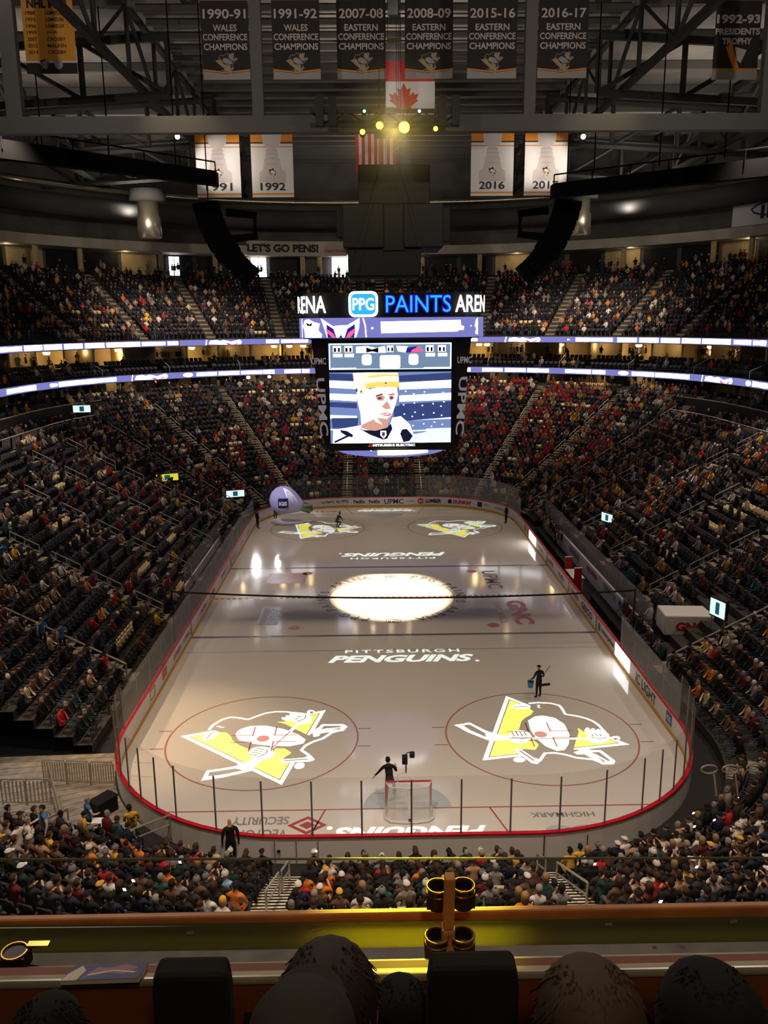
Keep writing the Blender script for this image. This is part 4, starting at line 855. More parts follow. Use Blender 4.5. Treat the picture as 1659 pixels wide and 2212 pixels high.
ribbon('ribbon_display', 22.5, 13.15, 13.85, [(15, 80), (127, 252), (423, 593), (612, 668), (1000, 1017), (1039, 1187), (1220, 1308), (1362, 1490), (1625, 1659)], [(283, 363), (1515, 1583)], [(107, 125), (395, 420), (1335, 1358), (1610, 1622)], 'lower curved LED ribbon beneath the suites, blue with white lettering')
# suite lamps under the upper ribbon and on the concourse
mat('lamp_shade', (255, 206, 120), emit=6)
SUITE_LAMPS = [(100, 751), (255, 756), (415, 747), (592, 746), (625, 746), (655, 745), (1035, 740), (1052, 740), (1212, 741), (1380, 743), (1535, 747)]
for i, (px, py) in enumerate(SUITE_LAMPS):
    s = s_at(px, 26.2, 16.6); p = P3(s, 26.2, 16.55)
    m = MB(); m.lathe([(.05, -.12), (.3, -.1), (.42, .12), (.36, .2)], 'lamp_shade', 14, p); m.tube([p+Vector((0, 0, .2)), p+Vector((0, 0, .45))], .03, 'black', 5)
    tag(m.build('ceiling_lamp', smooth=True), 'warm ceiling lamp in a suite under the upper ribbon, %s from the left' % ORD[i], 'lamp', 'suite ceiling lamps')
    if i not in (4, 7): lamp('suite_glow', 'POINT', p-Vector((0, 0, .5)), None, 120, (1, .72, .34), .3)
for k, px in enumerate((30, 180, 330, 500, 1130, 1295, 1450, 1610)):
    s = s_at(px, 27, 16.3); lamp('suite_glow', 'POINT', P3(s, 26.8, 16.5), None, 60, (1, .74, .4), .3)
for k, px in enumerate((255, 330, 470, 540, 620, 1050, 1180, 1300, 1370)):
    s = s_at(px, 24.8, 12.8); lamp('concourse_glow', 'POINT', P3(s, 24.8, 13.0), None, 50, (1, .76, .4), .2)
for i, px in enumerate((536, 582)):
    p = P3(s_at(px, 24.0, 12.7), 24.0, 12.75); m = MB(); m.lathe([(.05, -.15), (.22, -.12), (.26, .1), (.15, .2)], 'window_glow', 12, p)
    tag(m.build('flood_lamp'), 'small white flood lamp over the %s end of the studio desk' % ('left', 'right')[i], 'lamp', 'studio flood lamps'); lamp('flood_glow', 'SPOT', p-Vector((0, .2, .1)), (p.x*.8, 9, 0), 2600, (.9, .95, 1), .18, 40, .6)
for k in range(10):
    s = 66.5+k*2.9; lamp('upper_concourse_glow', 'POINT', P3(s, 39.2, 28.8), None, 45, (1, .8, .5), .2)
# ================================================================== rinkside things
# players benches and scorekeepers on the right, penalty boxes on the left
bw = MB(); bw.sweep(SR(-11), SR(20.5), [(2.35, 0), (2.35, 1.35), (2.5, 1.35), (2.5, 0)], 'board_white', 2)
wall_bench = structure(bw.build('wall_bench'))
m = MB()
for y, t, k, w_ in ((-8.6, 'UPMC', 'ad_grey', 2.6), (-5.2, 'PNC', 'ad_blue', 1.5), (-2.2, 'THRIVE ON', 'ad_grey', 3.2), (2.5, 'AQUAFINA', 'ad_red', 3), (8, 'HIGHMARK', 'ad_grey', 3.6), (14, 'VERIZON', 'ad_red', 3)):
    lettering(m, t, k, lambda u, v: P3(SR(y)-u, 2.33, .85+v), .55, w_)
structure(m.build('bench_wall_lettering', wall_bench))
pane_run_n = 0
for k in range(12):
    a, b_ = SR(-11)+k*2.6, SR(-11)+(k+1)*2.6; pane(a, b_, 3.0, 'hazy glass pane behind the players benches, %s from the near end' % ORD[k], 'glass_haze', 2.42)
for y0, y1, lab in ((-10.5, -1.2, 'long black players bench at the right boards, nearer one'), (6.2, 18.5, 'long black players bench at the right boards, farther one')):
    t = thing('players_bench', lab, 'bench', (14.3, (y0+y1)/2, 0), group='players benches')
    m = MB(); m.box((14.35, (y0+y1)/2, .46), (.42, y1-y0, .08), 'black'); m.build('seat', t)
    m = MB()
    for k in range(6): m.box((14.35, y0+.3+(y1-y0-.6)*k/5, .21), (.3, .08, .42), 'black_metal')
    m.build('bench_support', t)
    m = MB(); m.box((13.2, (y0+y1)/2, .09), (.2, y1-y0, .18), 'black'); m.build('step', t)
for y, lab in ((.6, 'red upright partition panel at the near end of the scorekeepers box'), (3.6, 'red upright partition panel at the far end of the scorekeepers box')):
    m = MB(); m.box((13.75, y, .9), (.55, .1, 1.8), 'red_cap'); m.box((13.75, y, 1.83), (.59, .14, .06), 'board_white'); tag(m.build('partition_panel'), lab, 'panel', 'red bench partitions')
m = MB(); m.box((13.9, 2.1, .92), (.9, 2.4, .06), 'board_white'); m.box((14.2, 2.1, .45), (.06, 2.3, .9), 'board_white'); tag(m.build('scorekeeper_table'), 'white scorekeepers table between the two red partitions', 'table')
pl = MB(); pl.sweep(SL(14), SL(-.5), [(1.9, 0), (1.9, 1.2), (2.0, 1.2), (2.0, 0)], 'board_white', 2); structure(pl.build('wall_penalty_box'))
for k in range(4):
    a = SL(14)+k*3.6; pane(a, a+3.6, 2.7, 'hazy glass pane behind the penalty boxes, %s from the far end' % ORD[k], 'glass_haze', 1.95)
# goal
GX, GY = .04, -27.1
g = thing('hockey_goal', 'red and white hockey goal with netting on the near goal line', 'goal', (GX, GY, 0))
mat('goal_red', (200, 44, 44), .4); mat('net_mesh', (225, 222, 216), .8, alpha=.42); mat('goal_white', (228, 224, 218), .6)
for sx in (-.915, .915): m = MB(); m.tube([(GX+sx, GY, 0), (GX+sx, GY, 1.22)], .04, 'goal_red', 8); m.build('goal_post', g)
m = MB(); m.tube([(GX-.93, GY, 1.22), (GX+.93, GY, 1.22)], .04, 'goal_red', 8); m.build('crossbar', g)
U = [(-.915, 0), (-.98, -.45), (-.95, -.8), (-.75, -1.02), (-.3, -1.1), (.3, -1.1), (.75, -1.02), (.95, -.8), (.98, -.45), (.915, 0)]
m = MB(); m.tube([(GX+x, GY+y, .06) for x, y in U], .06, 'goal_white', 6); m.build('base_frame', g)
m = MB(); m.tube([(GX-.915, GY, 1.2), (GX-.8, GY-.42, 1.2), (GX, GY-.52, 1.2), (GX+.8, GY-.42, 1.2), (GX+.915, GY, 1.2)], .03, 'goal_white', 6); m.tube([(GX, GY-.52, 1.2), (GX, GY-1.1, .06)], .05, 'goal_white', 6); m.build('top_frame', g)
m = MB(); TU = [(-.915, 0), (-.86, -.25), (-.8, -.42), (-.5, -.48), (-.2, -.52), (.2, -.52), (.5, -.48), (.8, -.42), (.86, -.25), (.915, 0)]
m.add([(GX+x, GY+y, .06) for x, y in U]+[(GX+x, GY+y, 1.2) for x, y in TU], [(i, i+1, 10+i+1, 10+i) for i in range(9)]+[tuple(range(10, 20))], 'net_mesh'); m.build('netting', g)
m = MB(); m.box((GX, GY-.56, 1.12), (.09, .03, .12), 'ad_black'); m.box((GX, GY-.62, .96), (.11, .03, .12), 'ad_green'); m.box((GX, GY-1.12, .16), (.1, .03, .12), 'ad_navy'); m.build('badge', g)
m = MB(); m.tube([(GX-.45, GY-.1, 1.25), (GX-.45, GY-.1, 1.6), (GX-.1, GY, 1.65)], .03, 'goal_white', 6); m.tube([(GX-.1, GY, 1.6), (GX-.1, GY, 2.1)], .03, 'steel_dark', 6); arm = m.build('camera_arm')
m = MB(); m.box((GX-.15, GY, 2.2), (.22, .25, .32), 'black'); m.build('camera_body', arm); m = MB(); m.lathe([(.12, -.1), (.14, 0), (.12, .1)], 'black', 12, (GX+.15, GY+.05, 2.38), Matrix.Rotation(PI/2, 3, 'Y')); m.tube([(GX-.15, GY, 2.36), (GX-.05, GY, 2.5), (GX+.15, GY+.05, 2.5)], .02, 'black', 5); m.build('lamp_head', arm)
tag(arm, 'black broadcast camera on a white arm clamped to the goal crossbar', 'camera')
# inflatable bulb
A0 = Vector((-10.25, 24, 2.25)); ax = Vector((1.0, .0, -.36)).normalized(); mx = ax.to_track_quat('Z', 'Y').to_matrix()
mat('balloon', (196, 190, 232), .55, spec=.2); mat('bulb_base', (96, 104, 88), .4, metal=.4)
ib = thing('inflatable_bulb', 'giant pale lavender light-bulb balloon floating over the far left corner of the ice', 'balloon', A0)
pr = [(.02, -1.42), (.45, -1.36), (.9, -1.12), (1.25, -.72), (1.42, -.2), (1.4, .3), (1.2, .85), (.9, 1.35), (.62, 1.75), (.48, 2.0)]
m = MB(); m.lathe(pr, 'balloon', 36, A0, mx); m.build('bulb', ib, True)
m = MB(); m.lathe([(.46, 1.98), (.5, 2.05), (.44, 2.12), (.5, 2.22), (.44, 2.32), (.5, 2.42), (.44, 2.52), (.48, 2.6), (.46, 2.9), (.2, 3.0), (.16, 3.08)], 'bulb_base', 24, A0, mx); m.build('bulb_base', ib, True)
def on_bulb(u, v):
    r = 1.43; yy = math.sqrt(max(0, r*r-u*u-v*v)); return A0+Vector((u+.1, -yy-.03, v-.05))
m = MB(); gx = [-.5+.1*k for k in range(11)]
m.add([on_bulb(a-.02, b) for b in gx for a in gx], [(j*11+i, j*11+i+1, j*11+12+i, j*11+11+i) for i in range(10) for j in range(10)], 'ad_navy')
lettering(m, 'IGS', 'white_paint', lambda u, v: on_bulb(u-.02, v-.02)+Vector((0, -.03, 0)), .42, .8, bold=.06); lettering(m, 'ENERGY', 'ad_grey', lambda u, v: on_bulb(u+.98, v-.2), .1, .6); m.build('bulb_mark', ib)
lamp('bulb_beam', 'SPOT', (-24, 0, 30), A0, 32000, (.74, .72, 1), .2, 7, .6)  # unseen lavender spot added to brighten the balloon
# cable across the rink
p0, p1, p2 = at_y(371, 1278, -10), at_y(838, 1292, -10), at_y(1372, 1275, -10)
pts = [Vector((p0.x+(p2.x-p0.x)*k/24, -10, 0)) for k in range(25)]
for k, p in enumerate(pts): t = k/24; p.z = p0.z*(1-t)*(1-2*t)+4*t*(1-t)*p1.z+p2.z*t*(2*t-1)
cb = thing('overhead_cable', 'thin black cable strung across the rink above the near blue line', 'cable', (0, -10, p0.z))
m = MB(); m.tube(pts, .055, 'black', 6); m.build('cable', cb)
m = MB()
for p in (p0, p2): m.tube([(p.x, -10, .5), (p.x, -10, p.z+.1)], .05, 'black_metal', 6)
m.build('cable_post', cb)
# small lit direction signs at the tunnel mouths
mat('sign_yellow', (228, 220, 60), emit=.9); mat('sign_cyan', (216, 246, 240), emit=1.1); mat('sign_mark', (52, 104, 128), emit=.5)
for px, py, x, y, z, w_, h_, a, k, lab in ((361, 1031, -21.94, 24.52, 5.3, 2.3, .8, -.42, 'sign_yellow', 'small lit yellow sign on a rail in the far left stand'), (508, 1066, -15.6, 28.2, 2.6, 2.0, .8, -.3, 'sign_cyan', 'small lit white sign beside the far left corner tunnel'),
        (177, 883, -31.5, 31.0, 11.0, 1.9, .85, -.1, 'sign_cyan', 'small lit white sign under the lower ribbon on the left'), (1313, 1118, 18.99, 11.78, 3.6, 1.5, .85, 1.15, 'sign_cyan', 'small lit white sign in the right stand beside the far bench'), (1553, 1314, 18.97, -11.67, 3.7, 1.3, 1.15, 1.25, 'sign_cyan', 'small lit white sign above the white tunnel cover on the right')):
    dd = (Vector((x, y, z))-C0).dot(fw)-1.8; c = C0+pixel_ray(px, py)*dd; t = thing('tunnel_sign', lab, 'sign', c, group='lit tunnel signs')
    R = Matrix.Rotation(a, 3, 'Z').transposed(); m = MB(); m.box(c, (w_, .18, h_), 'black_metal', mx=R); m.build('sign_box', t)
    m = MB(); q = lambda u, v, o=.1: c+R@Vector((u, -o, v)); m.add([q(-w_*.46, -h_*.42), q(w_*.46, -h_*.42), q(w_*.46, h_*.42), q(-w_*.46, h_*.42)], [(0, 1, 2, 3)], k)
    m.add([q(-w_*.12, -h_*.3, .11), q(w_*.12, -h_*.3, .11), q(w_*.12, h_*.3, .11), q(-w_*.12, h_*.3, .11)], [(0, 1, 2, 3)], 'sign_mark'); m.build('sign_face', t)
    m = MB()
    for s_ in (-.4, .4): m.tube([q(w_*s_, -h_*.4, 0), q(w_*s_, -h_*.4, 0)-Vector((0, 0, 1.1))], .04, 'rail_metal', 5)
    m.build('sign_post', t)
# white cover over the players tunnel
t = thing('tunnel_cover', 'white box-shaped tunnel cover with red GNC lettering in the right stand', 'cover', (17.4, -11.4, 1.2))
m = MB(); R = Matrix.Rotation(-.08, 3, 'Z'); m.box((17.6, -10.9, 1.95), (3.4, 1.9, 1.25), 'board_white', mx=R); m.build('cover_box', t, bevel=.08)
m = MB(); lettering(m, 'GNC', 'goal_red', lambda u, v: Vector((17.4, -10.9, 1.9))+R@Vector((u, -.98, v)), .55, 1.7, bold=.06); m.build('cover_lettering', t)
m = MB(); m.box((17.6, -10.9, .9), (3.3, 1.8, .9), 'dark_wall'); m.build('cover_base', t)
# deck and barriers in the near left corner
def XY(px, py, z): p = at_z(px, py, z); return (p.x, p.y)
m = MB()
for k in range(18): s = DECK[0]+(DECK[1]-DECK[0])*k/18; m.sweep(s+.005, s+.33, [(.2, .0), (.2, .06), (6.6, .06), (6.6, .0)], 'plank_grey', .2)
structure(m.build('floor_deck'))
def barrier(a, b_, z0, h, lab, n=9, k='rail_metal'):
    t = thing('barrier_panel', lab, 'barrier', ((a[0]+b_[0])/2, (a[1]+b_[1])/2, z0), group='steel picket barriers')
    A, B = Vector((*a, z0)), Vector((*b_, z0)); up = Vector((0, 0, h)); d = (B-A)
    m = MB(); m.tube([A, A+up-Vector((0, 0, .1)), A+up+d*.06, B+up-d*.06, B+up-Vector((0, 0, .1)), B], .035, k, 6); m.build('frame_rail', t)
    m = MB()
    for i in range(1, n): q = A+d*i/n; m.box(q+Vector((0, 0, h*.52)), (.05, .05, h*.8), k)
    m.build('picket', t); m = MB(); m.tube([A+Vector((0, 0, .12)), B+Vector((0, 0, .12))], .03, k, 5); m.build('bottom_rail', t)
for i in range(3):
    a = XY(90+i*52, 1641+i*2, 1.25); b_ = XY(139+i*52, 1643+i*2, 1.25); barrier(a, b_, .15, 1.1, 'steel picket barrier at the back of the left deck, %s from the left' % ORD[i])
for i in range(2): barrier(XY(0+i*54, 1683, 1.9), XY(51+i*54, 1683, 1.9), .75, 1.15, 'brightly lit steel picket barrier left of the deck, %s from the left' % ORD[i], 6)
for i in range(2): barrier(XY(0+i*55, 1762-i*5, 1.5), XY(52+i*55, 1758-i*5, 1.5), .4, 1.1, 'steel picket barrier below the brightly lit ones, %s from the left' % ORD[i], 8)
def handrail(pts, lab, drop=.45, loop=False, name='handrail', grp='stair handrails', r=.035):
    pts = [Vector(p) for p in pts]; t = MB(); t.tube(pts, r, 'rail_metal', 6); dn = Vector((0, 0, drop)); t.tube([p-dn for p in pts], r*.8, 'rail_metal', 6)
    for p in (pts[0], pts[-1])+((pts[len(pts)//2],) if len(pts) > 2 else ()): t.tube([p, p-Vector((0, 0, 1.0))], r, 'rail_metal', 6)
    return tag(t.build(name), lab, 'handrail', grp)
def vec(px, py, z): p = at_z(px, py, z); return p
handrail([vec(105, 1655, 1.3), vec(132, 1755, 1.3), vec(205, 1852, 1.3)], 'steel railing down the left edge of the planked deck', .5)
handrail([vec(35, 1800, 1.4), vec(145, 1746, 1.4)], 'loose sloping steel rail between the deck and the lower barriers', .05)
handrail([vec(70, 1862, 1.7), vec(172, 1832, 1.5)], 'short steel railing beside the seated staff in the near left corner', .35)
handrail([vec(208, 1830, 1.2), vec(288, 1793, 1.2)], 'steel railing at the front of the planked deck, left piece', .4)
handrail([vec(290, 1790, 1.2), vec(366, 1761, 1.2)], 'steel railing at the front of the planked deck, right piece', .4)
ft = thing('equipment_trunk', 'black equipment trunk on the deck against the near left boards', 'trunk', (-12.4, -27.15, .06))
m = MB(); R = Matrix.Rotation(-.6, 3, 'Z'); m.box((-12.4, -27.15, .36), (.6, .95, .6), 'black', mx=R); m.build('body', ft, bevel=.03); m = MB(); m.box((-12.4, -27.15, .7), (.64, .99, .08), 'black_metal', mx=R); m.build('lid', ft)
st = thing('lectern_stand', 'small black stand with a white sheet beside the usher on the deck', 'stand', (-11.9, -29.2, .06))
m = MB(); m.tube([(-11.9, -29.2, .06), (-11.9, -29.2, .95)], .05, 'black', 6); m.build('pole', st); m = MB(); m.box((-11.9, -29.2, 1.0), (.5, .38, .04), 'board_white'); m.build('sheet', st)

# handrails on the stairs of the bowl
PL = {25.1: 'the stairs beside the IC LIGHT boards', 34: 'the stairs behind the near bench', 43: 'the stairs behind the scorekeepers', 51.4: 'the stairs behind the far bench', 59.3: 'the stairs at the far right boards', 64.3: 'the first far right corner stairs', 67.4: 'the middle far right corner stairs', 70.5: 'the last far right corner stairs', 75.4: 'the far end stairs right of the scoreboard', 83.7: 'the far end stairs left of the scoreboard',
      88.6: 'the first far left corner stairs', 91.7: 'the middle far left corner stairs', 94.8: 'the last far left corner stairs', 99.8: 'the stairs at the far left boards', 107.7: 'the stairs behind the far penalty box', 116: 'the stairs behind the near penalty box', 125: 'the stairs at the left blue line', 134: 'the stairs with ushers on the left'}
def rail_pts(s, i0, i1, off=0):
    return [P3(s, rowd(i)+.4, rowz(i)+.98) for i in (i0, (i0+i1)/2, i1)]
for s, where in PL.items():
    b0 = 2 if SR(-11) < s < SR(20) else 0
    if s in (25.1, 134):
        handrail(rail_pts(s+(-.5 if s < 50 else .5), 0, 19), 'long double handrail up %s' % where, r=.05); continue
    for k in range(b0 // 3, 6 if nrows(s) == 20 else 7):
        i0 = k*3+b0 % 3+.4
        pts = rail_pts(s, i0, i0+2.1)
        if in_view(pts[0], 0) and in_view(pts[2], 0): handrail([P3(s, 0, 0)*0+p for p in pts], 'grey stair handrail, %s one up %s' % (ORD[k], where), r=.03)
def near_rail(s, i0, i1, lab): handrail([P3(s, rowd(i)+.3, rowz(i)+.95) for i in (i0, i1)], lab, .4)
near_rail(4.3, .0, 1.5, 'steel handrail at the foot of the near right stairs'); near_rail(4.5, 2.2, 6.2, 'steel handrail up the near right stairs'); near_rail(154.8, .6, 3.0, 'steel handrail at the foot of the near left stairs'); near_rail(154.75, 3.4, 6.6, 'steel handrail up the near left stairs')
for i, (px, py) in enumerate(((1532, 1662), (1578, 1662), (1630, 1658))):
    h = at_z(px, py, 2.2); m = MB(); m.tube([h+Vector((.32*math.cos(a), 0, .18*math.sin(a))) for a in [2*PI*k/14 for k in range(14)]], .04, 'rail_metal', 6, close=True)
    m.tube([h+Vector((.2, 0, -.15)), h+Vector((.25, -.3, -1.0))], .04, 'rail_metal', 6); tag(m.build('looped_handrail'), 'looped steel handrail end at the pale near right corner stairs, %s from the left' % ORD[i], 'handrail', 'looped handrail ends')
handrail([at_z(1617, 1806, 3.2), at_z(1659, 1820, 3.2), at_z(1700, 1836, 3.2)], 'steel railing cut by the right picture edge in the near corner', .45)
# railing along the side walks under the club boxes
for side, (a, b_) in (('right', (49, 65)), ('left', (TOT-65, TOT-49))):
    for k in range(8):
        s0, s1 = a+(b_-a)*k/8, a+(b_-a)*(k+1)/8; t = thing('guard_railing', 'pale guard railing above the %s stand, %s from the %s end' % (side, ORD[k], 'near' if side == 'right' else 'far'), 'railing', P3((s0+s1)/2, 19.2, 9.08), group='guard railings above the side stands')
        m = MB(); m.tube([P3(s, 19.2, 10.25) for s in ss(s0, s1, .6)], .06, 'rail_metal', 5); m.tube([P3(s, 19.2, 9.2) for s in ss(s0, s1, .6)], .05, 'rail_metal', 5); m.build('top_rail', t)
        m = MB()
        for s in ss(s0, s1, .35): m.box(P3(s, 19.2, 9.7), (.12, .12, 1.0), 'rail_metal')
        m.build('picket', t)
for k, s in enumerate([62.3+2.55*i for i in range(14)]):
    m = MB(); p, q = path(s, 23.3); P_ = [P3(s, 22.95, 14.6), P3(s, 25.3, 15.6)]; m.tube(P_, .05, 'rail_metal', 5); m.tube([P_[0], P_[0]-Vector((0, 0, .9))], .04, 'rail_metal', 5); m.tube([P_[1], P_[1]-Vector((0, 0, .9))], .04, 'rail_metal', 5)
    tag(m.build('suite_handrail'), 'sloping handrail between suite seats under the upper ribbon, %s from the right' % ORD[k], 'handrail', 'suite handrails')
# wall signs on the upper fascia
sg = thing('fascia_banner', "pale banner reading LET'S GO PENS! on the upper fascia", 'banner', P3(85.5, 36.9, 29.8))
a, b_ = s_at(533, 36.9, 30), s_at(748, 36.9, 30)
m = MB(); m.sweep(min(a, b_), max(a, b_), [(36.9, 29.05), (36.9, 31.05), (36.96, 31.05), (36.96, 29.05)], 'fascia', .5); m.build('banner_sheet', sg)
c = s_at(611, 36.9, 30); k_ = stretch(c, 36.9); m = MB(); lettering(m, "LET'S GO PENS!", 'cloth_ink', lambda u, v: P3(c-u/k_, 36.85, 30.1+v), 1.15, 10.2, bold=.05); c2 = s_at(722, 36.9, 30); lettering(m, 'Giant Eagle', 'cloth_red', lambda u, v: P3(c2-u/k_, 36.85, 29.7+v), .6, 2.9, shear=.3); m.build('banner_lettering', sg)
wsn = thing('wall_sign', 'white wall sign with a blue swoosh and dark letters at the upper right', 'sign', at_y(1625, 490, 44))
a, b_ = s_at(1582, 37.0, 31.5), s_at(1690, 37.0, 31.5); m = MB(); m.sweep(min(a, b_), max(a, b_), [(36.9, 30.45), (36.9, 33.4), (37.0, 33.4), (37.0, 30.45)], 'cloth_white', .5); m.build('sign_board', wsn)
k_ = stretch(a, 37); m = MB(); c = s_at(1655, 36.9, 31.8)
art(m, [([stroke([(1.0, .9), (.2, 1.0), (-.9, .75), (-1.5, .3), (-1.2, -.1), (-.3, -.45), (1.0, -.55)], .22)], 'ad_blue')], lambda u, v: P3(c-u/k_*1.3, 36.85, 31.9+v)); lettering(m, 'II', 'cloth_ink', lambda u, v: P3(c-u/k_, 36.84, 31.8+v), 1.5, 1.3); m.build('sign_lettering', wsn)
lamp('corner_work_light', 'POINT', (-17.6, -25.2, 2.4), None, 45, (.8, .9, 1), .08)  # small cool lamp added to brighten the picket barriers
# thin haze in the beams of the amber lamps
hz = bpy.data.materials.new('stage_haze'); hz.use_nodes = True; nt = hz.node_tree; nt.nodes.clear(); vs_ = nt.nodes.new('ShaderNodeVolumeScatter'); ge = nt.nodes.new('ShaderNodeNewGeometry'); vm = nt.nodes.new('ShaderNodeVectorMath'); vm.operation = 'DISTANCE'; vm.inputs[1].default_value = at_y(855, 275, -10.8); mr = nt.nodes.new('ShaderNodeMapRange'); mr.interpolation_type = 'SMOOTHERSTEP'; mr.inputs[1].default_value = .2; mr.inputs[2].default_value = 4.3; mr.inputs[3].default_value = .055; mr.inputs[4].default_value = 0; nt.links.new(ge.outputs['Position'], vm.inputs[0]); nt.links.new(vm.outputs['Value'], mr.inputs[0]); nt.links.new(mr.outputs[0], vs_.inputs['Density']); vs_.inputs['Anisotropy'].default_value = .2; o_ = nt.nodes.new('ShaderNodeOutputMaterial'); nt.links.new(vs_.outputs[0], o_.inputs['Volume']); MATS['stage_haze'] = hz
hc = at_y(855, 270, -10.5); m = MB(); m.lathe([(.1, -4.4), (2.2, -3.9), (3.9, -2.1), (4.5, 0), (3.9, 2.1), (2.2, 3.9), (.1, 4.4)], 'stage_haze', 20, hc); tag(m.build('haze'), 'faint yellow haze glowing round the amber stage lamps', 'haze', kind='stuff')
# ================================================================== people
SKIN_C = {'light': (205, 150, 120), 'tan': (176, 122, 92), 'brown': (104, 68, 50)}
for k, c in SKIN_C.items(): mat('skin_'+k, c, .6)
TOPS = {'black jacket': (22, 21, 23), 'dark grey hoodie': (48, 46, 48), 'charcoal coat': (34, 33, 38), 'navy jacket': (28, 32, 52), 'brown coat': (96, 70, 54), 'black and gold jersey': (30, 27, 24), 'grey sweater': (128, 120, 116), 'dark green jacket': (28, 52, 44), 'white jersey': (205, 196, 186),
        'red jersey': (176, 38, 40), 'orange jersey': (206, 116, 44), 'gold jersey': (212, 164, 58), 'tan coat': (166, 128, 100), 'teal jacket': (40, 78, 84), 'maroon sweater': (92, 30, 36), 'cream fleece': (190, 172, 140), 'blue vest': (58, 112, 168), 'pale blue jersey': (140, 176, 194)}
TOPW = [19, 11, 10, 5, 9, 6, 6, 3, 4, 2.4, 2, 1.4, 5, 2, 3, 3, 0, 0]
for k, c in TOPS.items(): mat('cloth_'+k.replace(' ', '_'), c, .85)
mat('trouser_dark', (24, 24, 28), .85); mat('trouser_denim', (62, 78, 104), .85); mat('shoe_black', (14, 14, 15), .5)
HAIRS = {'brown hair': ('hair', (58, 38, 26)), 'dark hair': ('hair', (22, 17, 15)), 'blond hair': ('long', (136, 106, 70)), 'grey hair': ('hair', (128, 122, 116)), 'long brown hair': ('long', (62, 40, 28)), 'black cap': ('cap', (18, 18, 20)), 'white cap': ('cap', (200, 194, 188)),
         'gold cap': ('cap', (200, 150, 52)), 'grey beanie': ('beanie', (108, 106, 108)), 'black beanie': ('beanie', (24, 23, 24)), 'white beanie': ('beanie', (196, 188, 180))}
HAIRW = [10, 9, 3, 4, 5, 7, 2, 1, 3, 4, 2]
for k, (_, c) in HAIRS.items(): mat('head_'+k.replace(' ', '_'), c, .85)
V3 = Vector
def skin_mesh(name, J, bones, classify, mats, sub=1):
    me = bpy.data.meshes.new(name+'_bones'); names = list(J); ix = {n: i for i, n in enumerate(names)}
    me.from_pydata([J[n][0] for n in names], [(ix[a], ix[b]) for a, b in bones], [])
    o = bpy.data.objects.new(name+'_bones', me); COL.objects.link(o)
    o.modifiers.new('skin', 'SKIN'); sk = me.skin_vertices[0].data
    for n in names: r = J[n][1]; sk[ix[n]].radius = r if isinstance(r, tuple) else (r, r); sk[ix[n]].use_root = n == 'pelvis'
    sb_ = o.modifiers.new('sub', 'SUBSURF'); sb_.levels = sub; sb_.render_levels = sub
    dg = bpy.context.evaluated_depsgraph_get(); out = bpy.data.meshes.new_from_object(o.evaluated_get(dg)); out.name = name
    bpy.data.objects.remove(o); bpy.data.meshes.remove(me); out.materials.clear()
    for m_ in mats: out.materials.append(MATS[m_])
    out.polygons.foreach_set('material_index', [classify(p.center) for p in out.polygons]); out.polygons.foreach_set('use_smooth', [True]*len(out.polygons)); return out
def joints(P, fingers=True, scale=1.0):
    "P: joint positions; left/right limbs given as _l and _r; returns skeleton with radii"
    R = {'pelvis': (.15, .125), 'waist': (.135, .11), 'chest': (.175, .125), 'collar': (.12, .09), 'neck': .056, 'jaw': (.066, .075), 'skull': (.083, .098), 'crown': (.058, .066), 'nose': .014,
         'shoulder': .068, 'elbow': .047, 'wrist': .034, 'palm': (.042, .024), 'hip': .092, 'knee': .064, 'ankle': .045, 'heel': .045, 'toe': .036}
    J = {}
    for n, p in P.items():
        b = n[:-2] if n[-2:] in ('_l', '_r') else n
        if b in R: J[n] = (tuple(p), R[b])
    bones = [('pelvis', 'waist'), ('waist', 'chest'), ('chest', 'collar'), ('collar', 'neck'), ('neck', 'jaw'), ('jaw', 'skull'), ('skull', 'crown')]
    if 'nose' in P: bones.append(('skull', 'nose'))
    for s in '_l', '_r':
        bones += [('collar', 'shoulder'+s), ('shoulder'+s, 'elbow'+s), ('elbow'+s, 'wrist'+s), ('wrist'+s, 'palm'+s), ('pelvis', 'hip'+s), ('hip'+s, 'knee'+s), ('knee'+s, 'ankle'+s), ('ankle'+s, 'toe'+s)]
        if fingers:
            w_, p = V3(P['wrist'+s]), V3(P['palm'+s]); d = (p-w_).normalized(); side = d.cross(V3((0, 0, 1)));
            side = side.normalized() if side.length > .1 else V3((1, 0, 0)); dn = side.cross(d).normalized()
            for k, (off, L) in enumerate(((-.03, .062), (-.01, .075), (.01, .07), (.03, .054))):
                a = p+d*.03+side*off; b_ = a+d*L*.55-dn*.006; c = b_+d*L*.35-dn*.03; J['f%d%s' % (k, s)] = (tuple(a), .0095); J['g%d%s' % (k, s)] = (tuple(b_), .0088); J['h%d%s' % (k, s)] = (tuple(c), .0078)
                bones += [('palm'+s, 'f%d%s' % (k, s)), ('f%d%s' % (k, s), 'g%d%s' % (k, s)), ('g%d%s' % (k, s), 'h%d%s' % (k, s))]
            sg_ = 1 if s == '_r' else -1; a = w_+d*.03-side*.035*sg_; b_ = a+d*.045-side*.02*sg_; J['t0'+s] = (tuple(a), .012); J['t1'+s] = (tuple(b_), .0095); bones += [('palm'+s, 't0'+s), ('t0'+s, 't1'+s)]
    return J, bones
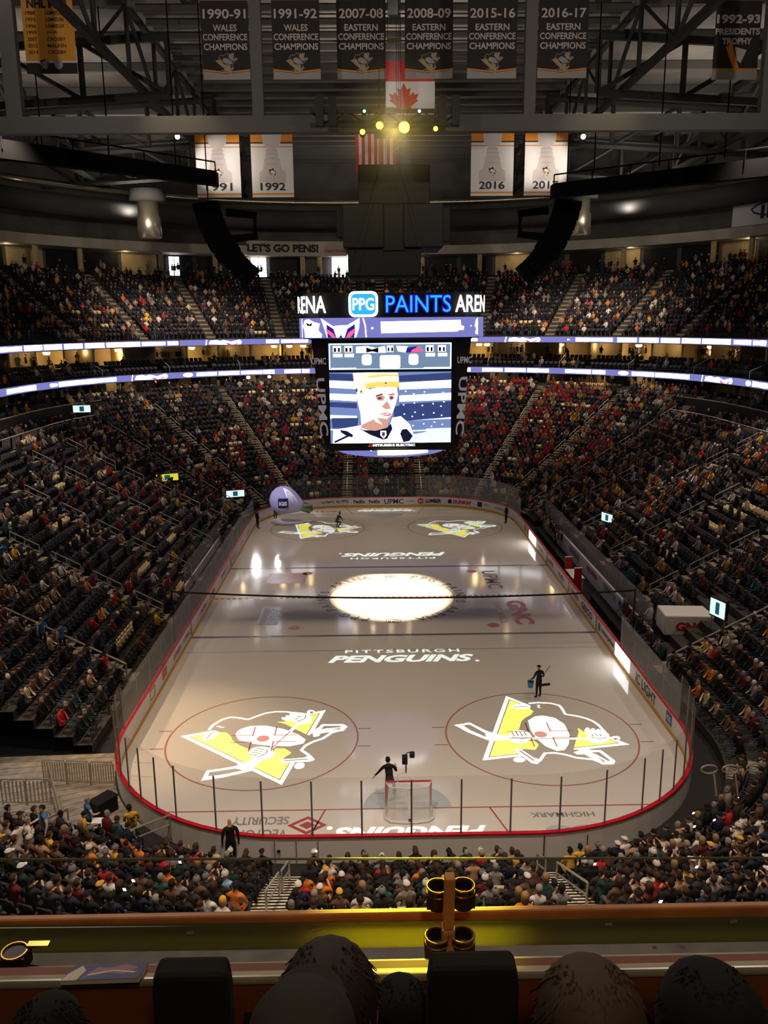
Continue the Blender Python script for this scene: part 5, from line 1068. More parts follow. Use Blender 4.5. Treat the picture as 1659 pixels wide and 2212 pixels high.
SEAT = dict(pelvis=(0, -.06, .56), waist=(0, -.1, .74), chest=(0, -.1, .95), collar=(0, -.1, 1.06), neck=(0, -.09, 1.15), jaw=(0, -.055, 1.21), skull=(0, -.06, 1.30), crown=(0, -.07, 1.375), nose=(0, .05, 1.27),
            shoulder_l=(-.19, -.1, 1.04), shoulder_r=(.19, -.1, 1.04), elbow_l=(-.25, 0, .78), elbow_r=(.25, 0, .78), wrist_l=(-.13, .2, .68), wrist_r=(.13, .2, .68), palm_l=(-.07, .26, .67), palm_r=(.07, .26, .67),
            hip_l=(-.1, -.02, .53), hip_r=(.1, -.02, .53), knee_l=(-.14, .42, .52), knee_r=(.14, .42, .52), ankle_l=(-.14, .4, .1), ankle_r=(.14, .4, .1), toe_l=(-.14, .55, .05), toe_r=(.14, .55, .05))
def pose(base, **k): d = dict(base); d.update(k); return d
def shift(base, names, dx=0, dy=0, dz=0): d = dict(base); [d.__setitem__(n, (d[n][0]+dx, d[n][1]+dy, d[n][2]+dz)) for n in names]; return d
UPPER = [n for n in SEAT if n.split('_')[0] in ('chest', 'collar', 'neck', 'jaw', 'skull', 'crown', 'nose', 'shoulder')]
HEADN = ['jaw', 'skull', 'crown', 'nose']
SEATED = [SEAT, pose(shift(SEAT, UPPER, 0, .09, -.03), elbow_l=(-.24, .12, .74), elbow_r=(.24, .12, .74), wrist_l=(-.12, .34, .66), wrist_r=(.12, .34, .66), palm_l=(-.06, .4, .66), palm_r=(.06, .4, .66)),
          pose(SEAT, elbow_r=(.24, .06, .84), wrist_r=(.1, .26, 1.0), palm_r=(.06, .3, 1.05), elbow_l=(-.24, .06, .84), wrist_l=(-.08, .24, .98), palm_l=(-.02, .29, 1.03)),
          pose(shift(SEAT, UPPER, .04, .02, -.01), wrist_l=(.1, .12, .86), palm_l=(.15, .12, .86), wrist_r=(-.08, .15, .84), palm_r=(-.14, .13, .84)),
          pose(shift(shift(SEAT, UPPER, -.03, .0, 0), HEADN, -.03, 0, -.01), nose=(-.11, -.0, 1.26))]
def seat_class(c):
    if c.z > 1.165 and abs(c.x) < .16: return 0
    if c.y > .3 and c.z < .62 or c.z < .5: return 2 if c.z > .09 else 3
    if c.y > .20 and abs(c.x) < .19 and c.z > .6: return 0
    return 1
MSLOT = ['skin_light', 'cloth_black_jacket', 'trouser_dark', 'shoe_black']
SEAT_ME = []
for i, p in enumerate(SEATED): SEAT_ME.append(skin_mesh('seated_person_%d' % i, *joints(p, fingers=False), seat_class, MSLOT))
def head_shell(kind, c):
    "hair, cap or beanie round a head centred on c (facing +y)"
    bm = bmesh.new(); bmesh.ops.create_uvsphere(bm, u_segments=14, v_segments=10, radius=1)
    rx, ry, rz = {'hair': (.098, .116, .118), 'long': (.106, .122, .122), 'cap': (.101, .118, .105), 'beanie': (.105, .121, .125)}[kind]
    kill = []
    for v in bm.verts:
        x, y, z = v.co; lim = {'hair': -.35 if y < .1 else .42, 'long': -1.1 if y < .25 else .45, 'cap': .05, 'beanie': -.05}[kind]
        if z < lim: kill.append(v)
    bmesh.ops.delete(bm, geom=kill, context='VERTS')
    for v in bm.verts:
        v.co = (v.co.x*rx, v.co.y*ry, v.co.z*rz)
        if kind == 'long' and v.co.z < -.02 and v.co.y < .04: v.co.z *= 2.3; v.co.y -= .01
    if kind == 'cap':
        pts = [bm.verts.new((.075*math.cos(a), .09+.10*math.sin(a), .012)) for a in [PI*k/8 for k in range(9)]]; bm.faces.new(pts)
    if kind == 'beanie': bmesh.ops.create_icosphere(bm, subdivisions=1, radius=.032, matrix=Matrix.Translation((0, -.01, .145)))
    me = bpy.data.meshes.new(kind); 
    for v in bm.verts: v.co += V3(c)
    for f in bm.faces: f.smooth = True
    bm.to_mesh(me); bm.free(); me.materials.append(MATS['head_brown_hair']); return me
def headpos(p): s = V3(p['skull']); return s+V3((0, -.006, .012))
SHELLS = [{k: head_shell(k, headpos(p)) for k in ('hair', 'long', 'cap', 'beanie')} for p in SEATED]
def set_mat(o, slot, m_): o.material_slots[slot].link = 'OBJECT'; o.material_slots[slot].material = MATS[m_]
SHNAME = {'hair': 'hair', 'long': 'hair', 'cap': 'cap', 'beanie': 'beanie'}
def seated(pos, rz, top, head, var, skin, label, group, number=None, scale=1.0, denim=False):
    o = bpy.data.objects.new('person', SEAT_ME[var]); COL.objects.link(o); o.location = pos; o.rotation_euler = (0, 0, rz); o.scale = (scale,)*3
    set_mat(o, 0, 'skin_'+skin); set_mat(o, 1, 'cloth_'+top.replace(' ', '_')); set_mat(o, 2, 'trouser_denim' if denim else 'trouser_dark')
    k = HAIRS[head][0]; h = bpy.data.objects.new(SHNAME[k], SHELLS[var][k]); COL.objects.link(h); h.parent = o; set_mat(h, 0, 'head_'+head.replace(' ', '_'))
    tag(o, label, 'person', group)
    if number:
        m = MB(); lettering(m, number[0], number[1], lambda u, v: V3((-u, -.232-.02*abs(u), .88+v)), .2, .22, bold=.05); q = m.build('jersey_number'); q.parent = o
    return o
STAND = dict(pelvis=(0, 0, .95), waist=(0, 0, 1.12), chest=(0, 0, 1.32), collar=(0, 0, 1.43), neck=(0, .0, 1.51), jaw=(0, .035, 1.57), skull=(0, .03, 1.66), crown=(0, .02, 1.735), nose=(0, .14, 1.63),
             shoulder_l=(-.2, 0, 1.41), shoulder_r=(.2, 0, 1.41), elbow_l=(-.25, -.02, 1.13), elbow_r=(.25, -.02, 1.13), wrist_l=(-.26, .05, .9), wrist_r=(.26, .05, .9), palm_l=(-.26, .07, .82), palm_r=(.26, .07, .82),
             hip_l=(-.1, 0, .9), hip_r=(.1, 0, .9), knee_l=(-.11, .02, .5), knee_r=(.11, .02, .5), ankle_l=(-.12, 0, .09), ankle_r=(.12, 0, .09), toe_l=(-.13, .16, .04), toe_r=(.13, .16, .04))
def figure(p, pos, rz, top, legs, head, skin, label, sleeves=None, scale=1.0, hands=True):
    "one posed standing figure: a single continuous body, hair or hat as a child"
    hz = p['neck'][2]; wz = (V3(p['pelvis']).z); pw = [V3(p['palm_l']), V3(p['palm_r'])]; wr = [V3(p['wrist_l']), V3(p['wrist_r'])]; sk = V3(p['skull']); nk = V3(p['neck'])
    el = [(V3(p['shoulder'+s]), V3(p['elbow'+s]), V3(p['wrist'+s])) for s in ('_l', '_r')]
    def cl(c):
        if (c-sk).length < .135 or (c-nk).length < .06 and c.z > hz: return 0
        if min((c-q).length for q in pw) < .085 or min((c-q).length for q in wr) < .03: return 0
        if c.z < .1: return 3
        if sleeves:
            for a, b_, w_ in el:
                for u, v in ((a+(b_-a)*.35, b_), (b_, w_)):
                    d = v-u; t = max(0, min(1, (c-u).dot(d)/d.length_squared))
                    if (c-u-d*t).length < .075: return 4
        hipz = V3(p['pelvis']).z-.06
        return 1 if c.z > hipz else 2
    me = skin_mesh('standing_person', *joints(p, fingers=hands), cl, ['skin_'+skin, 'cloth_'+top.replace(' ', '_'), legs, 'shoe_black', 'cloth_'+(sleeves or top).replace(' ', '_')])
    o = bpy.data.objects.new('person', me); COL.objects.link(o); o.location = pos; o.rotation_euler = (0, 0, rz); o.scale = (scale,)*3; tag(o, label, 'person')
    if head:
        k = HAIRS[head][0]; hs = head_shell(k, sk+V3((0, -.006, .012))); h = bpy.data.objects.new(SHNAME[k], hs); COL.objects.link(h); h.parent = o; set_mat(h, 0, 'head_'+head.replace(' ', '_'))
    return o
gnd = lambda px, py, z=0: at_z(px, py, z)
# man with the bucket on the ice
p = pose(STAND, elbow_l=(-.3, .05, 1.16), wrist_l=(-.3, .22, 1.0), palm_l=(-.3, .27, .94), elbow_r=(.27, -.06, 1.15), wrist_r=(.16, .16, 1.05), palm_r=(.12, .22, 1.04), jaw=(0, .045, 1.56), nose=(0, .15, 1.61))
q = gnd(1163, 1507); figure(p, q, .5, 'black jacket', 'trouser_dark', 'black cap', 'tan', 'person in black with a cap standing on the ice, holding a bucket and shovel', scale=1.04)
bk = thing('bucket', 'blue bucket held by the person in black on the ice', 'bucket', (q.x-.42, q.y-.02, .5)); m = MB(); m.lathe([(.13, .5), (.17, .82), (.18, .83), (.155, .82), (.12, .53)], 'cloth_blue_vest', 16, (q.x-.42, q.y+.1, .06)); m.build('pail', bk)
m = MB(); m.tube([(q.x-.42+.17*math.cos(a), q.y+.1, .9+.14*math.sin(a)) for a in [PI*k/8 for k in range(9)]], .01, 'steel_dark', 4); m.build('bucket_handle', bk)
sv = thing('snow_shovel', 'dark long-handled shovel slanting behind the person in black on the ice', 'shovel', (q.x+.2, q.y, .6)); m = MB(); m.tube([(q.x-.1, q.y-.1, .85), (q.x+.62, q.y+.25, 1.72)], .016, 'black', 5); m.build('shovel_handle', sv); m = MB(); m.box((q.x+.25, q.y-.15, .80), (.62, .06, .12), 'black', mx=Matrix.Rotation(-.12, 3, 'Y')); m.build('shovel_blade', sv)
# worker leaning over the goal
p = pose(STAND, chest=(.0, .2, 1.27), waist=(0, .08, 1.12), collar=(0, .27, 1.36), neck=(0, .31, 1.42), jaw=(0, .38, 1.45), skull=(0, .40, 1.53), crown=(0, .41, 1.60), nose=(0, .50, 1.48), shoulder_l=(-.19, .26, 1.34), shoulder_r=(.19, .26, 1.34), elbow_l=(-.34, .34, 1.12), wrist_l=(-.46, .42, .95), palm_l=(-.5, .45, .89), elbow_r=(.3, .3, 1.1), wrist_r=(.3, .45, 1.2), palm_r=(.3, .5, 1.24), knee_r=(.2, .26, .62), ankle_r=(.2, .1, .3), toe_r=(.2, .26, .24))
figure(p, Vector((-.72, -26.75, 0)), .15, 'black jacket', 'trouser_denim', 'dark hair', 'light', 'person in black jacket and jeans leaning over the near goal', scale=1.14)
# people round the far ice
for px, py, top, head, face, lab, sc_ in ((549, 1142, 'black jacket', 'black cap', -.9, 'person in black standing on the ice below the white bulb balloon', 1.05), (588, 1120, 'navy jacket', 'dark hair', 2.6, 'person in navy standing left of the bulb balloon, nearest to it', 1.05), (576, 1112, 'black jacket', 'dark hair', 3.0, 'person in black at the gate behind the bulb balloon handlers', 1.05),
        (1104, 1130, 'black jacket', 'dark hair', 1.9, 'person in black at the open far right gate', 1.05), (1120, 1122, 'charcoal coat', 'white cap', 1.4, 'person in charcoal coat and white cap behind the far right boards', 1.0), (1200, 1186, 'black jacket', 'dark hair', 1.5, 'person with dark clothes and white sleeves at the far end of the bench', 1.1)):
    q = gnd(px, py); q = q+Vector((.35 if px < 800 else -.5, 0, 0)) if px not in (1200, 1120) else q; figure(pose(STAND, wrist_r=(.2, .16, .98), palm_r=(.16, .22, .96)), q, face, top, 'trouser_dark', head, 'tan', lab, scale=sc_, sleeves='white jersey' if px == 1200 else None, hands=False)
p = pose(STAND, pelvis=(0, -.1, .62), waist=(0, -.02, .78), chest=(0, .12, .95), collar=(0, .2, 1.05), neck=(0, .24, 1.12), jaw=(0, .3, 1.16), skull=(0, .31, 1.25), crown=(0, .31, 1.32), nose=(0, .42, 1.2), shoulder_l=(-.19, .19, 1.03), shoulder_r=(.19, .19, 1.03), elbow_l=(-.28, .3, .8), elbow_r=(.28, .3, .8), wrist_l=(-.2, .45, .62), wrist_r=(.2, .45, .62), palm_l=(-.18, .5, .56), palm_r=(.18, .5, .56), hip_l=(-.1, -.08, .58), hip_r=(.1, -.08, .58), knee_l=(-.2, .25, .5), knee_r=(.2, .25, .5))
figure(p, gnd(729, 1140), -.8, 'black jacket', 'trouser_dark', 'black beanie', 'tan', 'person in black crouching on the ice at the far left team mark', scale=1.1, hands=False)
# ushers and standing people near the left corner
q = Vector((-12.39, -28.94, .06)); figure(pose(STAND, elbow_r=(.27, .08, 1.14), wrist_r=(.2, .28, 1.05), palm_r=(.17, .34, 1.05)), q, -.9, 'blue vest', 'trouser_dark', 'grey hair', 'light', 'usher in blue vest and white sleeves standing on the planked deck', sleeves='white jersey')
q = gnd(508, 1838, .5); figure(pose(STAND, jaw=(0, .05, 1.55), nose=(0, .16, 1.58), skull=(0, .06, 1.64), crown=(0, .06, 1.72)), (q.x, -31.25, .35), .25, 'black jacket', 'trouser_dark', None, 'tan', 'bald person in black sweater standing against the near left glass', scale=1.12)
def at_bowl(px, py, up):
    d = pixel_ray(px, py)
    for k in range(300, 3000):
        p = C0+d*(k*.05); s, dd = sd_of(p.x, p.y)
        if dd > .3 and p.z-up <= (rowz((dd-D0)/ROW_D) if dd > D0 else .1): return p, s, dd
def sd_of(x, y):
    cx, cy = HX-RR, HY-RR; qx, qy = abs(x)-cx, abs(y)-cy; A2 = cx+AL
    if qx > 0 and qy > 0:
        an = math.atan2(qy, qx); d = math.hypot(qx, qy)-RR
        if x > 0: s = cx+AL*(PI/2-an)/(PI/2) if y < 0 else A2+2*cy+AL*an/(PI/2)
        else: s = TOT-(cx+AL*(PI/2-an)/(PI/2)) if y < 0 else TOT-(A2+2*cy+AL*an/(PI/2))
        return s, d
    if abs(x)-HX > abs(y)-HY:
        return (A2+(y+cy) if x > 0 else TOT-(A2+(y+cy))), abs(x)-HX
    return (TOT/2-x if y > 0 else x % TOT), abs(y)-HY
for px, py, top, slv, head, lab, turn in ((102, 1835, 'blue vest', 'white jersey', 'dark hair', 'usher in blue vest reaching out beside the seated staff, near left corner', 2.2), (95, 1398, 'blue vest', 'white jersey', 'grey hair', 'usher in blue vest on the left stairs, holding the upper part of the long handrail', .8), (137, 1408, 'blue vest', 'white jersey', 'brown hair', 'usher in blue vest on the left stairs, lower of the two', .6),
        (10, 1216, 'blue vest', None, 'dark hair', 'usher in blue at the left picture edge', 1), (1483, 1118, 'blue vest', 'white jersey', 'white cap', 'usher in blue vest standing on stairs in the right stand', -1), (1325, 955, 'blue vest', None, 'grey hair', 'usher in blue on the far right corner stairs', -1), (1200, 1068, 'blue vest', None, 'dark hair', 'usher in blue low in the far right stand', -2), (1368, 1060, 'blue vest', None, 'grey hair', 'person in blue beside the long aisle of the right stand', -2), (45, 1858, 'white jersey', None, 'dark hair', 'person in a white shirt among staff in the near left corner', 1.2)):
    r = at_bowl(px, py, .05)
    if r:
        p_, s, dd = r; i = max(0, int((dd-D0)/ROW_D)); z = rowz(i) if dd > D0 else .05
        figure(pose(STAND, elbow_r=(.28, .08, 1.16), wrist_r=(.24, .3, 1.12), palm_r=(.23, .37, 1.12)), (p_.x, p_.y, z), turn, top, 'trouser_dark', head, 'light', lab, sleeves=slv, hands=py > 1300)
o = seated((-10.75, -28.9, .0), .4, 'gold jersey', 'dark hair', 4, 'tan', 'fan in gold number seven jersey sitting at the near left boards by the deck', None, ('7', 'cloth_ink'), 1.1)

# ------------------------------------------------------------------ seats and crowd
rs = random.Random(20)
SECT = [('near right block', 4.3, 14.6), ('near right corner block', 14.6, 25.1), ('right block behind the IC LIGHT boards', 25.1, 34), ('right block behind the near bench', 34, 43), ('right block behind the scorekeepers', 43, 51.4), ('right block behind the far bench', 51.4, 59.3), ('far right corner block', 59.3, 64.3), ('second far right corner block', 64.3, 67.4), ('third far right corner block', 67.4, 70.5), ('far end block on the right', 70.5, 75.4), ('far end middle block', 75.4, 83.7),
        ('far end block on the left', 83.7, 88.6), ('third far left corner block', 88.6, 91.7), ('second far left corner block', 91.7, 94.8), ('far left corner block', 94.8, 99.8), ('left block behind the far penalty box', 99.8, 107.7), ('left block behind the penalty boxes', 107.7, 116), ('left block at the red line', 116, 125), ('left block at the blue line', 125, 134), ('left block beside the deck', 134, 142.2), ('near left block', 147.9, 154.8), ('middle block behind the net', 154.8, TOT+4.3)]
OCC = dict(zip([x[0] for x in SECT], [.92, .9, .5, .42, .62, .62, .72, .72, .7, .72, .68, .64, .62, .62, .52, .42, .34, .34, .48, .85, .92, .93]))
def clump(a, b, c): return .5+.25*math.sin(a*1.7+c*2.1)+.25*math.sin(b*1.3+a*.6+c)
SEATS = []      # (pos, normal, occupied, kind, section, row, seat, top, head...)
def fill(sect, s0, s1, rows, dfn, zfn, occ, cream, half=.62, tag_='low'):
    for i in rows:
        d = dfn(i); st = stretch((s0+s1)/2, d); a, b_ = s0+half/st, s1-half/st; L = (b_-a)*st; n = int(L/.56)
        if n < 1: continue
        run = rs.random() < cream; r0_ = rs.random()*.5; r1_ = r0_+.25+rs.random()*.5
        for j in range(n):
            s = a+(b_-a)*(j+.5)/n; p, q = path(s, d); pos = (p[0], p[1], zfn(i))
            if not in_view((pos[0], pos[1], pos[2]+.8), 120): continue
            if 15.4 < p[0] < 19.8 and -14.6 < p[1] < -9.4: continue
            o = rs.random() < occ*(.55+.9*clump(i*.8, j*.35, s0)) and occ > 0
            SEATS.append((pos, q, o, run and r0_ < (j+.5)/n < r1_, sect, i, j, tag_))
for nm, a, b_ in SECT:
    n = nrows((a+b_)/2); i0 = 0
    if a in (4.3, 147.9, 154.8): n = 10
    if nm in ('near right corner block',): n = 14
    if 30 < (a+b_)/2 < 51: i0 = 2
    if 107 < (a+b_)/2 < 120: i0 = 1
    fill(nm, a, b_, range(i0, n), lambda i: rowd(i)+.5, rowz, OCC[nm], .24)
UA = [u for u in UPPER_AISLES if 50 < u < 109]
for k in range(len(UA)-1): fill('upper stand', UA[k], UA[k+1], range(0, 16), lambda i: UD0+UD*i+.48, lambda i: UZ0+UZ*i, .52, .05, .65, 'up')
for k in range(22):
    a = 60+1.8*k; fill('suites', a, a+1.8, range(0, 3), lambda i: 23.3+.85*i, lambda i: 13.75+.4*i, .16, 0, .35, 'suite')
for a, b_ in ((49, 65), (TOT-65, TOT-49)): fill('club boxes', a, b_, range(0, 2), lambda i: 21.7+1.1*i, lambda i: 10.9+.4*i, .45, .3, .3, 'club')
cand = []
for k, (pos, q, o, cr_, sect, i, j, tg) in enumerate(SEATS):
    pr_ = project((pos[0], pos[1], pos[2]+1.1))
    if pr_ and tg == 'low' and 0 < pr_[0] < 1659 and 0 < pr_[1] < 1958: cand.append((pr_[2], k, pr_))
cand.sort()
PERS = [c for c in cand if SEATS[c[1]][2]][:300]; EMPT = [c for c in cand if not SEATS[c[1]][2]][:300]
pk, ek = {c[1] for c in PERS}, {c[1] for c in EMPT}
def facing(q): return math.atan2(-q[1], -q[0])-PI/2
SPECIAL = [(1355, 1805, 'white jersey', 'white cap', None), (1218, 1818, 'gold jersey', 'dark hair', None), (1262, 1812, 'gold jersey', 'dark hair', None), (505, 1925, 'orange jersey', 'black cap', ('71', 'white_paint')), (480, 1890, 'pale blue jersey', 'white beanie', ('87', 'white_paint')), (780, 1822, 'black and gold jersey', 'dark hair', ('68', 'cloth_gold')), (1118, 1842, 'gold jersey', 'long brown hair', None),
           (425, 1838, 'red jersey', 'dark hair', None), (362, 1895, 'orange jersey', 'dark hair', None), (700, 1880, 'orange jersey', 'gold cap', None), (1435, 1900, 'red jersey', 'brown hair', None), (1295, 1930, 'dark green jacket', 'dark hair', None), (660, 1890, 'orange jersey', 'dark hair', None), (1120, 1945, 'orange jersey', 'blond hair', None), (884, 1890, 'grey sweater', 'dark hair', None), (924, 1885, 'charcoal coat', 'blond hair', None), (1590, 1770, 'white jersey', 'brown hair', None)]
taken = {}
for sp in SPECIAL:
    best = min((math.hypot(c[2][0]-sp[0], c[2][1]-sp[1]-8), c[1]) for c in PERS if c[1] not in taken); taken[best[1]] = sp
SH = {'near right block': 'near right block', 'near right corner block': 'near right corner', 'middle block behind the net': 'behind the net', 'near left block': 'near left block', 'left block beside the deck': 'beside the deck', 'right block behind the IC LIGHT boards': 'behind IC LIGHT boards'}
seen = set()
for dep, k, pr_ in PERS:
    pos, q, o, cr_, sect, i, j, tg = SEATS[k]
    top = rs.choices(list(TOPS), TOPW)[0]; head = rs.choices(list(HAIRS), HAIRW)[0]; num = None
    if k in taken: top, head, num = taken[k][2], taken[k][3], taken[k][4]
    lab = 'person in %s, %s, %s row, %s seat, %s' % (top, head, ORD[i], ORD[j], SH.get(sect, sect))
    seated(pos, facing(q)+rs.uniform(-.2, .2), top, head, rs.choices(range(5), (5, 3, 2, 2, 2))[0], rs.choices(('light', 'tan', 'brown'), (6, 3, 1))[0], lab, 'spectators in the near seats', num, rs.uniform(.96, 1.06), rs.random() < .4)
# one seat with its parts, then copies
mat('seat_black', (46, 44, 50), .6); mat('seat_cream', (214, 190, 140), .6); mat('seat_frame', (30, 30, 33), .5)
def seat_bm(part):
    m = MB()
    if part == 'backrest':
        m.add([(x, -.27-.10*t+.03*abs(x)/.22*(1-t), .44+.44*t+(.02 if abs(x) < .1 and t == 1 else 0)) for t in (0, .5, 1) for x in (-.21, -.1, .1, .21)]+[(x, -.215-.10*t, .44+.43*t) for t in (0, .5, 1) for x in (-.21, -.1, .1, .21)],
              [(r*4+c, r*4+c+1, r*4+c+5, r*4+c+4) for r in (0, 1) for c in range(3)]+[(12+r*4+c, 12+r*4+c+4, 12+r*4+c+5, 12+r*4+c+1) for r in (0, 1) for c in range(3)]+[(8, 9, 10, 11, 23, 22, 21, 20), (0, 12, 13, 14, 15, 3, 2, 1), (0, 4, 8, 20, 16, 12), (3, 15, 19, 23, 11, 7)], 'seat_black')
    elif part == 'seat_pan': m.box((0, -.14, .62), (.41, .07, .38), 'seat_black', mx=Matrix.Rotation(.18, 3, 'X'))
    else:
        for x in (-.25, .25): m.box((x, -.1, .58), (.05, .34, .05), 'seat_frame'); m.box((x, -.2, .28), (.05, .08, .56), 'seat_frame')
        m.box((0, -.2, .2), (.5, .06, .05), 'seat_frame')
    return m
proto = [seat_bm(n).build(n) for n in ('backrest', 'seat_pan', 'seat_frame')]
for pz_ in proto: COL.objects.unlink(pz_)
for dep, k, pr_ in EMPT:
    pos, q, o, cr_, sect, i, j, tg = SEATS[k]
    e = bpy.data.objects.new('stadium_seat', None); COL.objects.link(e); e.location = pos; e.rotation_euler = (0, 0, facing(q)); e.empty_display_size = .1
    tag(e, 'empty %s folding seat, %s row, %s seat, %s' % ('cream' if cr_ else 'black', ORD[i], ORD[j], SH.get(sect, sect)), 'seat', 'empty folding seats')
    for pz_ in proto:
        c = pz_.copy(); COL.objects.link(c); c.parent = e
        if pz_.name.startswith(('backrest', 'seat_pan')) and cr_: set_mat(c, 0, 'seat_cream')
# the rest of the seats and of the crowd, each as one mass
def tri_arrays(mb):
    V = np.array(mb.v, np.float32); T = []; M_ = []
    for f, mi in zip(mb.f, mb.mi):
        for k in range(1, len(f)-1): T.append((f[0], f[k], f[k+1])); M_.append(mi)
    return V, np.array(T, np.int32), np.array(M_, np.int32)
def mass(name, V, T, colors, m_):
    me = bpy.data.meshes.new(name); nv, nt_ = len(V), len(T); me.vertices.add(nv); me.vertices.foreach_set('co', V.astype(np.float32).ravel())
    me.loops.add(nt_*3); me.loops.foreach_set('vertex_index', T.astype(np.int32).ravel()); me.polygons.add(nt_); me.polygons.foreach_set('loop_start', np.arange(0, nt_*3, 3, dtype=np.int32))
    me.update(calc_edges=True); a = me.color_attributes.new('cloth_colour', 'FLOAT_COLOR', 'POINT'); a.data.foreach_set('color', colors.astype(np.float32).ravel()); me.materials.append(m_)
    o = bpy.data.objects.new(name, me); COL.objects.link(o); return o
cm = bpy.data.materials.new('mixed_cloth'); cm.use_nodes = True; at_ = cm.node_tree.nodes.new('ShaderNodeAttribute'); at_.attribute_name = 'cloth_colour'
cb_ = cm.node_tree.nodes['Principled BSDF']; cm.node_tree.links.new(at_.outputs['Color'], cb_.inputs['Base Color']); cb_.inputs['Roughness'].default_value = .8; cb_.inputs['Specular IOR Level'].default_value = .2
def low_person():
    m = MB(); R = lambda rings, k: [m.add([(cx+rx*math.cos(2*PI*a/n), cy+ry*math.sin(2*PI*a/n), z) for cx, cy, rx, ry, z in rings for a in range(n)], [(i*n+a, i*n+(a+1) % n, (i+1)*n+(a+1) % n, (i+1)*n+a) for i in range(len(rings)-1) for a in range(n)]+[tuple((len(rings)-1)*n+a for a in range(n))], k) for n in (7,)]
    R([(0, -.05, .19, .15, .45), (0, -.1, .2, .14, .75), (0, -.1, .23, .13, .98), (0, -.1, .16, .1, 1.08), (0, -.09, .06, .06, 1.14)], 'cloth_black_jacket')
    R([(0, -.05, .05, .06, 1.12), (0, -.04, .085, .1, 1.2), (0, -.05, .09, .105, 1.28)], 'skin_light'); R([(0, -.05, .096, .112, 1.27), (0, -.06, .088, .1, 1.35), (0, -.06, .045, .05, 1.4)], 'head_brown_hair')
    for sx in (-1, 1):
        m.add([(sx*.24, -.1, 1.02), (sx*.3, -.06, 1.0), (sx*.29, .08, .74), (sx*.2, .05, .74), (sx*.12, .26, .7), (sx*.07, .22, .66)], [(0, 1, 2, 3), (3, 2, 4, 5)], 'cloth_black_jacket')
        m.add([(sx*.07+a*.08, y, z) for y, z in ((-.02, .6), (.42, .58), (.44, .12)) for a in (0, sx)], [(0, 1, 3, 2), (2, 3, 5, 4)], 'trouser_dark')
    return m
lp_ = low_person(); LV, LT, LM = tri_arrays(lp_); LN = [x.name for x in lp_.ms]; part_of = np.zeros(len(LV), int)
for t_, mi in zip(LT, LM): part_of[t_] = mi
def place(Vt, pos, rz, sc_): c, s = math.cos(rz), math.sin(rz); return np.stack([pos[0]+sc_*(Vt[:, 0]*c-Vt[:, 1]*s), pos[1]+sc_*(Vt[:, 0]*s+Vt[:, 1]*c), pos[2]+sc_*Vt[:, 2]], 1)
sm_ = MB(); [sm_.add(b_.v, b_.f, 'seat_black') for b_ in (seat_bm('backrest'), seat_bm('seat_pan'))]; SV, ST, _ = tri_arrays(sm_)
so_ = MB(); so_.add(seat_bm('backrest').v, seat_bm('backrest').f, 'seat_black'); OV, OT, _ = tri_arrays(so_)
PV, PT, PC, QV, QT, QC = [], [], [], [], [], []; np_, nq_ = 0, 0
tops, heads = list(TOPS), list(HAIRS); REDS = [(290, 1080, 60), (560, 990, 80), (1230, 900, 110), (1100, 900, 120), (470, 980, 90), (740, 1000, 60)]; GOLDS = [(1400, 1120, 160), (1250, 950, 150), (1200, 800, 120)]
L4 = lambda c: (*lin(c), 1)
for k, (pos, q, o, cr_, sect, i, j, tg) in enumerate(SEATS):
    rz = facing(q)
    if k not in ek:
        Vt, Tt = (OV, OT) if o else (SV, ST); v = place(Vt, pos, rz, 1); QV.append(v); QT.append(Tt+nq_); nq_ += len(v); QC.append(np.tile(L4((214, 190, 140) if cr_ else (46, 44, 50)), (len(v), 1)))
    if o and k not in pk:
        pr_ = project((pos[0], pos[1], pos[2]+1)); x, y = pr_[0], pr_[1]
        top = TOPS[rs.choices(tops, TOPW)[0]]
        for L_, c_ in ((REDS, (140, 40, 42)), (GOLDS, (160, 116, 60))):
            for a, b_, r in L_:
                if (x-a)**2+(y-b_)**2 < r*r and rs.random() < (.3 if c_[1] < 100 else .12): top = c_
        head = HAIRS[rs.choices(heads, HAIRW)[0]][1]; skn = SKIN_C[rs.choices(('light', 'tan', 'brown'), (6, 3, 1))[0]]; leg = (62, 78, 104) if rs.random() < .35 else (24, 24, 28)
        cols = np.array([L4({'cloth_black_jacket': top, 'skin_light': skn, 'head_brown_hair': head, 'trouser_dark': leg}[n]) for n in LN])
        up = .35 if (tg in ('club', 'suite') and rs.random() < .5) else 0
        v = place(LV, (pos[0], pos[1], pos[2]+up), rz+rs.uniform(-.3, .3), rs.uniform(.94, 1.06)); PV.append(v); PT.append(LT+np_); np_ += len(v); PC.append(cols[part_of])
# standing people on the concourses, part of the same crowd
def standers(n, s0, s1, d0, d1, z):
    global np_
    for _ in range(n):
        s, d = rs.uniform(s0, s1), rs.uniform(d0, d1); p, q = path(s, d)
        if not in_view((p[0], p[1], z+1), 60): continue
        top = TOPS[rs.choices(tops, TOPW)[0]]; head = HAIRS[rs.choices(heads, HAIRW)[0]][1]; cols = np.array([L4({'cloth_black_jacket': top, 'skin_light': SKIN_C['light'], 'head_brown_hair': head, 'trouser_dark': (24, 24, 28)}[n_]) for n_ in LN])
        Vt = LV.copy(); leg = part_of == LN.index('trouser_dark'); Vt[:, 2] += .38; f = leg & (Vt[:, 1] > .2); Vt[f, 1] = 0; Vt[leg & (LV[:, 2] > .5) & (LV[:, 1] < .2), 2] = 1.0; Vt[leg & (LV[:, 2] > .5) & (LV[:, 1] > .2), 2] = .5; Vt[leg & (LV[:, 2] < .2), 2] = .02
        v = place(Vt, (p[0], p[1], z), facing(q)+rs.uniform(-1, 1), rs.uniform(.95, 1.05)); PV.append(v); PT.append(LT+np_); np_ += len(v); PC.append(cols[part_of])
